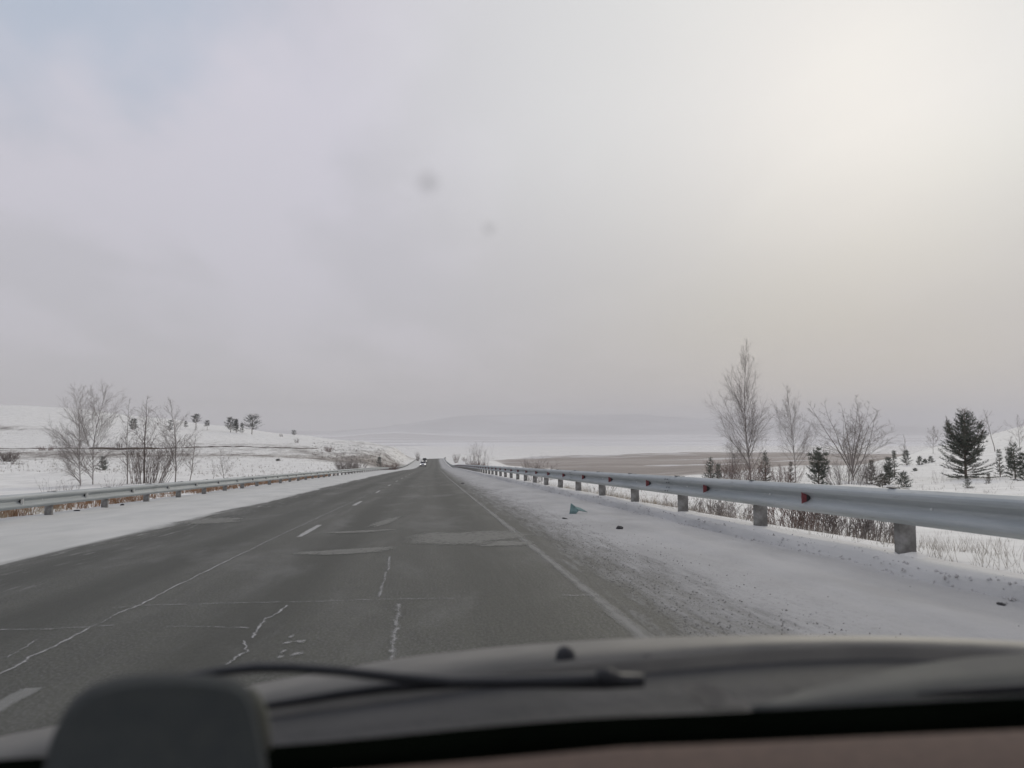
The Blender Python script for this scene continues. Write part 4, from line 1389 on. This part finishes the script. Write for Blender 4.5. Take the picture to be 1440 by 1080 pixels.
def scatter(name, material, pts, label, seed=1):
    """small angular lumps joined into one uncountable mass: (x, y, z, size)"""
    rnd = random.Random(seed)
    v, f = [], []
    for (x_, y_, z_, s_) in pts:
        i = len(v)
        q = [(1, 0, 0), (-.5, .85, 0), (-.5, -.85, 0), (0, 0, .8), (.2, .1, -.5)]
        a = rnd.uniform(0, 6.28); c_, n_ = math.cos(a), math.sin(a)
        for p in q:
            k = s_ * rnd.uniform(.6, 1.3)
            v.append((x_ + (p[0] * c_ - p[1] * n_) * k, y_ + (p[0] * n_ + p[1] * c_) * k, z_ + p[2] * k))
        f += [(i, i + 1, i + 3), (i + 1, i + 2, i + 3), (i + 2, i, i + 3), (i + 1, i, i + 4), (i + 2, i + 1, i + 4), (i, i + 2, i + 4)]
    return tag(link_mesh(name, v, f, material), label, kind='stuff')


pts = []
for _ in range(5200):
    y = 2.5 + 26 * rnd.random() ** 1.6
    uu = 1.45 + abs(rnd.gauss(0, .42))
    if uu > 3.3: continue
    pts.append((uu + float(xc(y)), y, float(surf(uu, y)) + float(bump_right(np.array(uu), np.array(y))), rnd.uniform(.003, .009)))
scatter('gravel', M['grit'], pts, 'loose grit along the edge of the right shoulder', 1)
pts = []
for _ in range(1500):
    y = 2.5 + 40 * rnd.random() ** 1.4
    uu = rnd.choice((rnd.gauss(3.8, .16), rnd.gauss(3.9, .3), rnd.uniform(2.0, 4.9), rnd.gauss(1.9, .3)))
    if uu < 1.5: continue
    pts.append((uu + float(xc(y)), y, float(surf(uu, y)) + float(bump_right(np.array(uu), np.array(y))), rnd.uniform(.002, .007) if rnd.random() < .93 else rnd.uniform(.008, .014)))
for _ in range(1100):
    y = 2.5 + 44 * rnd.random() ** 1.3
    uu = 3.62 + float(fbm(np.array(y * .5), np.array(3.3), 3)) * .28 + rnd.gauss(0, .05)
    pts.append((uu + float(xc(y)), y, float(surf(uu, y)) + float(bump_right(np.array(uu), np.array(y))) + .002, rnd.uniform(.006, .022)))
scatter('snow_clods', M['clod'], pts, 'small crumbs of frozen snow on the right shoulder', 2)

# ------------------------------------------------------------------ litter on the shoulder
u_, y_ = road_hit(806, 724)
zz = float(surf(u_, y_)) + .03
base = Vector((u_ + float(xc(y_)), y_, zz))
k = y_ / F


def q3(dx, dy, back=0.0): return base + RGT * (dx * k) + Vector((0, 0, -dy * k)) + FWD * back


mb = MB()
A = [q3(-6, 3, -.05), q3(-3, -14, .02), q3(4, -9, .05), q3(12, -6, .12), q3(22, 0, .2), q3(8, -4, -.02), q3(2, 2, -.06)]
n = len(A)
mb.v = [tuple(p) for p in A] + [tuple(p + FWD * .02 + Vector((0, 0, -.008))) for p in A]
mb.f = [(0, 1, 6), (1, 2, 5, 6), (2, 3, 5), (3, 4, 5), (n, n + 6, n + 1), (n + 1, n + 6, n + 5, n + 2), (n + 2, n + 5, n + 3), (n + 3, n + 5, n + 4)]
for (a, b_) in ((0, 1), (1, 2), (2, 3), (3, 4), (4, 5), (5, 6), (6, 0)):
    mb.f.append((b_, a, a + n, b_ + n))
tag(mb.build('plastic_shard', M['teal']), 'pointed teal plastic shard sticking out of the snow on the right shoulder', 'litter')


def rock(px, py, sx, sy, sz, label, seed, cat='stone', name='dark_stone', ok_mat='stone_dark'):
    u_, y_ = road_hit(px, py)
    o = bpy.data.objects.new(name, lump_mesh(name, M[ok_mat], seed, 8, .8))
    h = bump_right(np.array(u_), np.array(y_)) if u_ > 0 else bump_left(np.array(u_), np.array(y_))
    o.location = (u_ + float(xc(y_)), y_, float(surf(u_, y_)) + float(h) + sz * .35)
    o.scale = (sx, sy, sz); o.rotation_euler = (0, 0, seed)
    COL.objects.link(o)
    return tag(o, label, cat)


rock(871, 745, .050, .045, .035, 'small black stone alone on the clean snow of the right shoulder', 3)
rock(651, 680, .13, .06, .035, 'flat black scrap of tyre beside the edge line further up the road', 4, 'litter', 'tyre_scrap')
rock(794, 730, .10, .03, .015, 'dark flat sliver just in front of the teal shard', 5, 'litter', 'tyre_scrap')
rock(108, 722, .09, .05, .03, 'dark clod on the left snow shoulder nearer to the left picture edge', 6)
rock(172, 714, .06, .05, .04, 'small dark clod on the left snow shoulder by the second post', 7)
rock(1408, 858, .035, .02, .012, 'dark crumb on the right shoulder snow near the picture edge', 8)
rock(703, 704, .03, .03, .02, 'small grey clod in the middle of the right shoulder snow', 9, ok_mat='clod')

# ------------------------------------------------------------------ oncoming cars
def make_car(paint, x_, y_, label, s=1.0, tall=1.45):
    z_ = float(surf(x_ - float(xc(y_)), y_))
    root = empty('oncoming_car', (x_, y_, z_))
    root.rotation_euler = (math.atan(-(float(zc(y_ + 2)) - float(zc(y_ - 2))) / 4 * -1), 0, 0)
    tag(root, label, 'car', 'oncoming cars on the far road')
    W = .88
    # side outline, y negative = front (towards the camera)
    low = [(-2.15, .30), (-2.22, .45), (-2.20, .62), (-2.05, .76), (-1.10, .93), (1.35, .96), (2.05, .93), (2.18, .70), (2.18, .40), (2.1, .28)]
    v, f = [], []
    for sx in (-1, -.86, .86, 1):
        for (y, z) in low:
            zz = z if abs(sx) < .9 or z < .6 else z - .07
            v.append((sx * W, y, zz))
    n = len(low)
    for r in range(3):
        for j in range(n):
            f.append((r * n + j, r * n + (j + 1) % n, (r + 1) * n + (j + 1) % n, (r + 1) * n + j))
    f.append(tuple(range(n))); f.append(tuple(reversed(range(3 * n, 4 * n))))
    link_mesh('body', v, f, paint, root)
    # cabin: roof part and glass
    yb, yt = (-1.05, 1.55), (-.35, 1.05)
    zb, zt = .93, tall
    wb, wt_ = .78, .62
    roof = MB(); roof.v = [(-wt_, yt[0], zt), (wt_, yt[0], zt), (wt_, yt[1], zt), (-wt_, yt[1], zt),
                           (-wt_, yt[0], zt - .06), (wt_, yt[0], zt - .06), (wt_, yt[1], zt - .06), (-wt_, yt[1], zt - .06)]
    roof.f = [(0, 1, 2, 3), (7, 6, 5, 4), (0, 4, 5, 1), (1, 5, 6, 2), (2, 6, 7, 3), (3, 7, 4, 0)]
    roof.build('roof', paint, root)

    def pane(name, q, material):
        c = sum((Vector(a) for a in q), Vector()) / 4
        nrm = (Vector(q[1]) - Vector(q[0])).cross(Vector(q[2]) - Vector(q[0])).normalized() * .03
        vv = [tuple(a) for a in q] + [tuple(Vector(a) - nrm) for a in q]
        link_mesh(name, vv, [(0, 1, 2, 3), (7, 6, 5, 4), (0, 4, 5, 1), (1, 5, 6, 2), (2, 6, 7, 3), (3, 7, 4, 0)], material, root)
    z2 = zt - .06
    pane('windscreen', [(-wb + .06, yb[0], zb), (wb - .06, yb[0], zb), (wt_ - .05, yt[0], z2), (-wt_ + .05, yt[0], z2)], M['car_glass'])
    pane('rear_window', [(wb - .06, yb[1], zb), (-wb + .06, yb[1], zb), (-wt_ + .05, yt[1], z2), (wt_ - .05, yt[1], z2)], M['car_glass'])
    for sx in (-1, 1):
        q = [(sx * wb, yb[1], zb), (sx * wb, yb[0], zb), (sx * wt_, yt[0], z2), (sx * wt_, yt[1], z2)]
        pane('side_window', q if sx > 0 else q[::-1], M['car_glass'])
        for yy in (-1.35, 1.35):
            a = MB(); a.tube([(sx * .70, yy, .31), (sx * .88, yy, .31)], .31, 14)
            wh = a.build('wheel', M['tyre'], root)
            b2 = MB(); b2.tube([(sx * .80, yy, .31), (sx * .895, yy, .31)], .19, 10); b2.build('rim', M['rim'], wh)
        a = MB(); a.box((sx * .90, -.85, 1.0), (.09, .05, .07)); a.build('mirror', paint, root)
        a = MB(); a.box((sx * .64, -2.17, .66), (.15, .07, .075)); a.build('headlight', M['lamp'], root)
        a = MB(); a.tube([(sx * wb, yb[0], zb), (sx * wt_, yt[0], zt - .03)], .035, 5); a.build('pillar', paint, root)
    a = MB(); a.box((0, -2.21, .58), (.42, .03, .07)); a.build('grille', M['reflector_back'], root)
    a = MB(); a.box((0, -2.235, .40), (.26, .012, .055)); a.build('licence_plate', M['plate'], root)
    a = MB(); a.box((0, -2.16, .26), (.80, .10, .05)); a.build('bumper', M['reflector_back'], root)
    return root


yA, yB = 228.0, 300.0
XA, XB = (595.2 - 605) / F * yA * .99 + .0, (597.6 - 605) / F * yB * .99
make_car(M['car_white'], XA, yA, 'white car with its headlights on, the nearer of the two oncoming cars', tall=1.50)
make_car(M['car_dark'], XB, yB, 'dark car with its headlights on close behind the white one', tall=1.75)

# ------------------------------------------------------------------ own car: hood, cowl, wipers, dash, glass
car = empty('own_car', (0, 0, float(surf(0, 0))))
tag(car, 'hood, wipers and dashboard of the car the view looks out of', 'car')
OFF = Vector(car.location)


def cobj(name, verts, faces, material, parent=car, smooth=True, thick=0.0, off=OFF, bevel=0.0):
    o = link_mesh(name, [tuple(Vector(p) - off) for p in verts], faces, material, parent, smooth)
    if thick:
        md = o.modifiers.new('thick', 'SOLIDIFY'); md.thickness = thick; md.offset = 0
    if bevel:
        md = o.modifiers.new('round', 'BEVEL'); md.width = bevel; md.segments = 3
    return o


def resample(pl, n):
    xs_ = [p[0] for p in pl]; ys_ = [p[1] for p in pl]
    a = np.linspace(xs_[0], xs_[-1], n)
    return [(float(q), float(crom(q, xs_, ys_))) for q in a]


def loft(name, rows, material, thick=.0, parent=car, off=OFF):
    n = len(rows[0])
    v = [p for r in rows for p in r]
    f = []
    for i in range(len(rows) - 1):
        for j in range(n - 1):
            a = i * n + j
            f.append((a, a + 1, a + n + 1, a + n))
    return cobj(name, v, f, material, parent, True, thick, off)


NX = 40
crest = resample([(-320, 1100), (-120, 1062), (0, 1036), (75, 1021), (200, 994), (360, 962), (480, 940), (560, 926), (700, 910), (790, 903),
                  (880, 898), (1000, 894), (1100, 893), (1250, 895), (1440, 902), (1640, 920), (1800, 950)], NX)
rear = resample([(-320, 1130), (0, 1080), (300, 1006), (560, 968), (735, 944), (900, 930), (1000, 921), (1100, 914), (1250, 910), (1440, 921), (1640, 950), (1800, 985)], NX)
DC, DR = 1.42, 1.02
front, nose, mids = [], [], []
for (a, b_) in crest:
    p = U(a, b_, DC)
    front.append(p + FWD * .28 + Vector((0, 0, -.135)))
    nose.append(p + FWD * .55 + Vector((0, 0, -.36)))
rowc = [U(a, b_, DC) for a, b_ in crest]
rowr = [U(a, b_, DR) for a, b_ in rear]
rowm = [(p * .55 + q * .45) + Vector((0, 0, .006)) for p, q in zip(rowc, rowr)]
rown = [(p * .8 + q * .2) + Vector((0, 0, .0035)) for p, q in zip(rowc, rowr)]
fr2 = [p + FWD * .14 + Vector((0, 0, -.058)) for p in rowc]
loft('hood', [nose, front, fr2, rowc, rown, rowm, rowr, [p + Vector((0, 0, -.05)) for p in rowr]], M['hood_paint'])

# black plastic cowl between hood and glass
c0 = [p - FWD * .012 + Vector((0, 0, -.012)) for p in rowr]
c_end = resample([(-320, 1165), (0, 1082), (400, 1055), (800, 1018), (1000, 1008), (1440, 985), (1640, 975), (1800, 970)], NX)
c3 = [U(a, b_ + 14, .80) for a, b_ in c_end]
c1 = [p * .66 + q * .34 + Vector((0, 0, -.012)) for p, q in zip(c0, c3)]
c2 = [p * .33 + q * .67 + Vector((0, 0, -.010)) for p, q in zip(c0, c3)]
loft('cowl', [[p + Vector((0, 0, -.05)) for p in c0], c0, c1, c2, c3], M['cowl'])
# dusty end of the cowl on the right with its raised lip
d_top = resample([(1060, 992), (1180, 962), (1290, 938), (1440, 922), (1640, 930)], 16)
d_bot = resample([(1060, 1001), (1200, 996), (1290, 992), (1440, 984), (1640, 976)], 16)
loft('cowl_end', [[U(a, b_, .93) for a, b_ in d_top], [U((a + e) / 2, (b_ + g_) / 2 - 2, .875) for (a, b_), (e, g_) in zip(d_top, d_bot)],
                  [U(a, b_, .82) for a, b_ in d_bot]], M['cowl_dusty'], .006)

# frit band / glass foot and dashboard
fr_top = resample([(-320, 1100), (0, 1072), (400, 1052), (800, 1016), (1000, 1007), (1440, 984), (1700, 972)], NX)
fr_bot = resample([(-320, 1150), (0, 1125), (400, 1092), (800, 1058), (860, 1052), (1000, 1046), (1440, 1026), (1700, 1014)], NX)
fa, fb = [U(a, b_, .76) for a, b_ in fr_top], [U(a, b_ + 10, .70) for a, b_ in fr_bot]
loft('glass_frit', [fa, fb], M['frit'], .006)
da = [U(a, b_, .66) for a, b_ in fr_bot]
dash = loft('dashboard', [[p + Vector((0, 0, -.03)) + FWD * .03 for p in da], da, [p - FWD * .10 + Vector((0, 0, .003)) for p in da],
                          [p - FWD * .28 + Vector((0, 0, -.03)) for p in da], [p - FWD * .36 + Vector((0, 0, -.14)) for p in da]], M['dash'])

# instrument cluster hood, dark and rounded
sil = [(58, 1095), (66, 1060), (76, 1030), (90, 1002), (106, 980), (128, 964), (160, 953), (200, 948), (245, 946.5), (290, 948), (325, 953), (346, 964), (357, 982), (364, 1010), (372, 1045), (378, 1090)]
rows = []
for (dd, sc_, dy) in ((.80, .92, 5), (.77, .985, 1), (.72, 1.0, 0), (.62, 1.0, 3), (.56, .97, 12)):
    rows.append([U(218 + (a - 218) * sc_, b_ + dy + (1 - sc_) * 30, .66 * 1.0) * (dd / .72) for a, b_ in sil])
back = rows[0]
hd = loft('instrument_hood', rows, M['binnacle_top_dimmed'])
cen = sum(back, Vector()) / len(back)
cobj('instrument_hood_back', back + [cen + Vector((0, 0, -.01))], [(i, i + 1, len(back)) for i in range(len(back) - 1)], M['binnacle'], hd if False else car)
fr_ = rows[-1]
cen = sum(fr_, Vector()) / len(fr_)
low = [fr_[-1] + Vector((0, 0, -.06)), fr_[0] + Vector((0, 0, -.06))]
cobj('instrument_panel', fr_ + low, [tuple(range(len(fr_) + 2))], M['binnacle'], smooth=False)
lip = [U(a, b_, .655) for a, b_ in ((350, 968), (358, 984), (365, 1006), (370, 1030), (376, 1055))]
mb = MB(); mb.tube([tuple(p - OFF) for p in lip], [.003, .006, .007, .006, .003], 8)
mb.build('hood_seam', M['binnacle_lip'], car, True)

# wipers
def tubes(name, pts, rad, d, material, parent=car, sides=8):
    P_ = []
    for i, p in enumerate(pts):
        dd = d[i] if hasattr(d, '__len__') else d
        P_.append(tuple(U(p[0], p[1], dd) - OFF))
    mb = MB(); mb.tube(P_, rad, sides)
    return mb.build(name, material, parent, True)


wi = tubes('wiper_arm', [(905, 957), (850, 957), (790, 958), (735, 959), (640, 960), (560, 953), (480, 944), (410, 939), (360, 939), (310, 944), (262, 951)],
           [.007, .0095, .008, .007, .0065, .006, .0055, .0055, .0055, .005, .004], .88, M['arm_paint'])
tubes('wiper_blade_and_gap', [(660, 963), (600, 964), (540, 968), (480, 976), (430, 984), (378, 992), (330, 999)], [.003, .005, .0055, .005, .0045, .004, .003], .90, M['rubber'])
tubes('wiper_pivot', [(838, 952), (852, 953), (872, 957)], [.007, .012, .007], .86, M['rubber'])
tubes('wiper_blade_and_gap', [(1290, 976), (1340, 972), (1400, 969), (1480, 965), (1600, 960)], [.001, .003, .004, .005, .005], .83, M['rubber'])  # dark strip painting the shadowed groove at the right, shaped as a blade
# washer nozzle: domed cap on the hood
mb = MB()
base = U(795, 941, 1.10)
prof_ = [(.0145, 0), (.0148, .010), (.0145, .018), (.0125, .025), (.008, .030), (.003, .032)]
for i, (r_, h_) in enumerate(prof_):
    for j in range(14):
        t = 6.2832 * j / 14
        mb.v.append(tuple(base + Vector((r_ * math.cos(t), r_ * math.sin(t), h_)) - OFF))
    if i:
        for j in range(14):
            a, b_ = (i - 1) * 14 + j, (i - 1) * 14 + (j + 1) % 14
            mb.f.append((a, b_, b_ + 14, a + 14))
mb.f.append(tuple(range(5 * 14, 6 * 14)))
mb.build('washer_nozzle', M['rubber'], car, True)
for (a, b_, s_) in ((910, 923, .003), (983, 921, .005)):
    mb = MB(); mb.box(tuple(U(a, b_, 1.07) - OFF), (s_ * 1.6, s_, s_ * .8)); mb.build('hood_clip', M['cowl'], car)

# windshield: one clear pane from the cowl up over the camera
g0 = [U(a, b_, .775) for a, b_ in fr_top]
rowsg = []
for t in (0, .25, .5, .75, 1.0):
    rowsg.append([p - FWD * (.50 * t) + Vector((0, 0, .62 * t - .05 * math.sin(math.pi * t) * -1)) for p in g0])
wsh = loft('windshield', rowsg, M['glass'])


def glass_point(px, py):
    d_ = U(px, py, 1.0)
    # plane through the centre of the pane
    a, b_, c_ = rowsg[0][NX // 2], rowsg[2][NX // 2], rowsg[2][NX // 2 + 3]
    nrm = (b_ - a).cross(c_ - a).normalized()
    return d_ * (a.dot(nrm) / d_.dot(nrm)), nrm


for (a, b_, s_) in ((602, 257, .0105), (688, 322, .0055)):
    p, nrm = glass_point(a, b_)
    v = [(math.cos(6.2832 * j / 16), math.sin(6.2832 * j / 16), 0) for j in range(16)]
    o = link_mesh('dust_spot', v, [tuple(range(16))], M['dust'], car)
    o.location = p - OFF; o.scale = (s_, s_, s_)
    o.rotation_euler = nrm.to_track_quat('Z', 'Y').to_euler()
    o['kind'] = 'thing'

# roof over the cabin
top = rowsg[-1]
loft('roof', [top, [p - FWD * .5 + Vector((0, 0, .06)) for p in top], [p - FWD * 1.5 + Vector((0, 0, .03)) for p in top]], M['headliner'], .03)

# paper scrap caught on the cowl
sc_pts = [(962, 963), (1000, 963), (1018, 974), (1032, 985), (1052, 990), (1047, 998), (1015, 999), (990, 997), (984, 986), (968, 981)]
v = [U(a, b_, .79 + .0006 * (998 - b_)) for a, b_ in sc_pts]
so_ = link_mesh('paper_scrap', [tuple(p) for p in v], [tuple(range(len(v)))], M['scrap'])
md = so_.modifiers.new('thick', 'SOLIDIFY'); md.thickness = .002
tag(so_, 'crumpled pale scrap caught on the dark cowl below the wiper', 'litter')

# ------------------------------------------------------------------ haze
hz = bpy.data.materials.new('haze'); hz.use_nodes = True
nt = NT(hz.node_tree); o_ = nt.n('ShaderNodeOutputMaterial')
pv = nt.n('ShaderNodeVolumePrincipled', Density=2.0e-4, Anisotropy=0.0)
pv.inputs['Color'].default_value = (.84, .83, .83, 1)
nt.l(pv.outputs[0], o_.inputs['Volume'])
zmin = min(float(ZG.min()), float(FZ.min())) - 1
mb = MB()
ztop = max(float(FZ.max()), float(ZG.max())) + 12
mb.box((1000, 9900, (zmin + ztop) / 2), (16500, 11500, (ztop - zmin) / 2))
tag(mb.build('haze', hz), 'thin cold haze', kind='stuff')
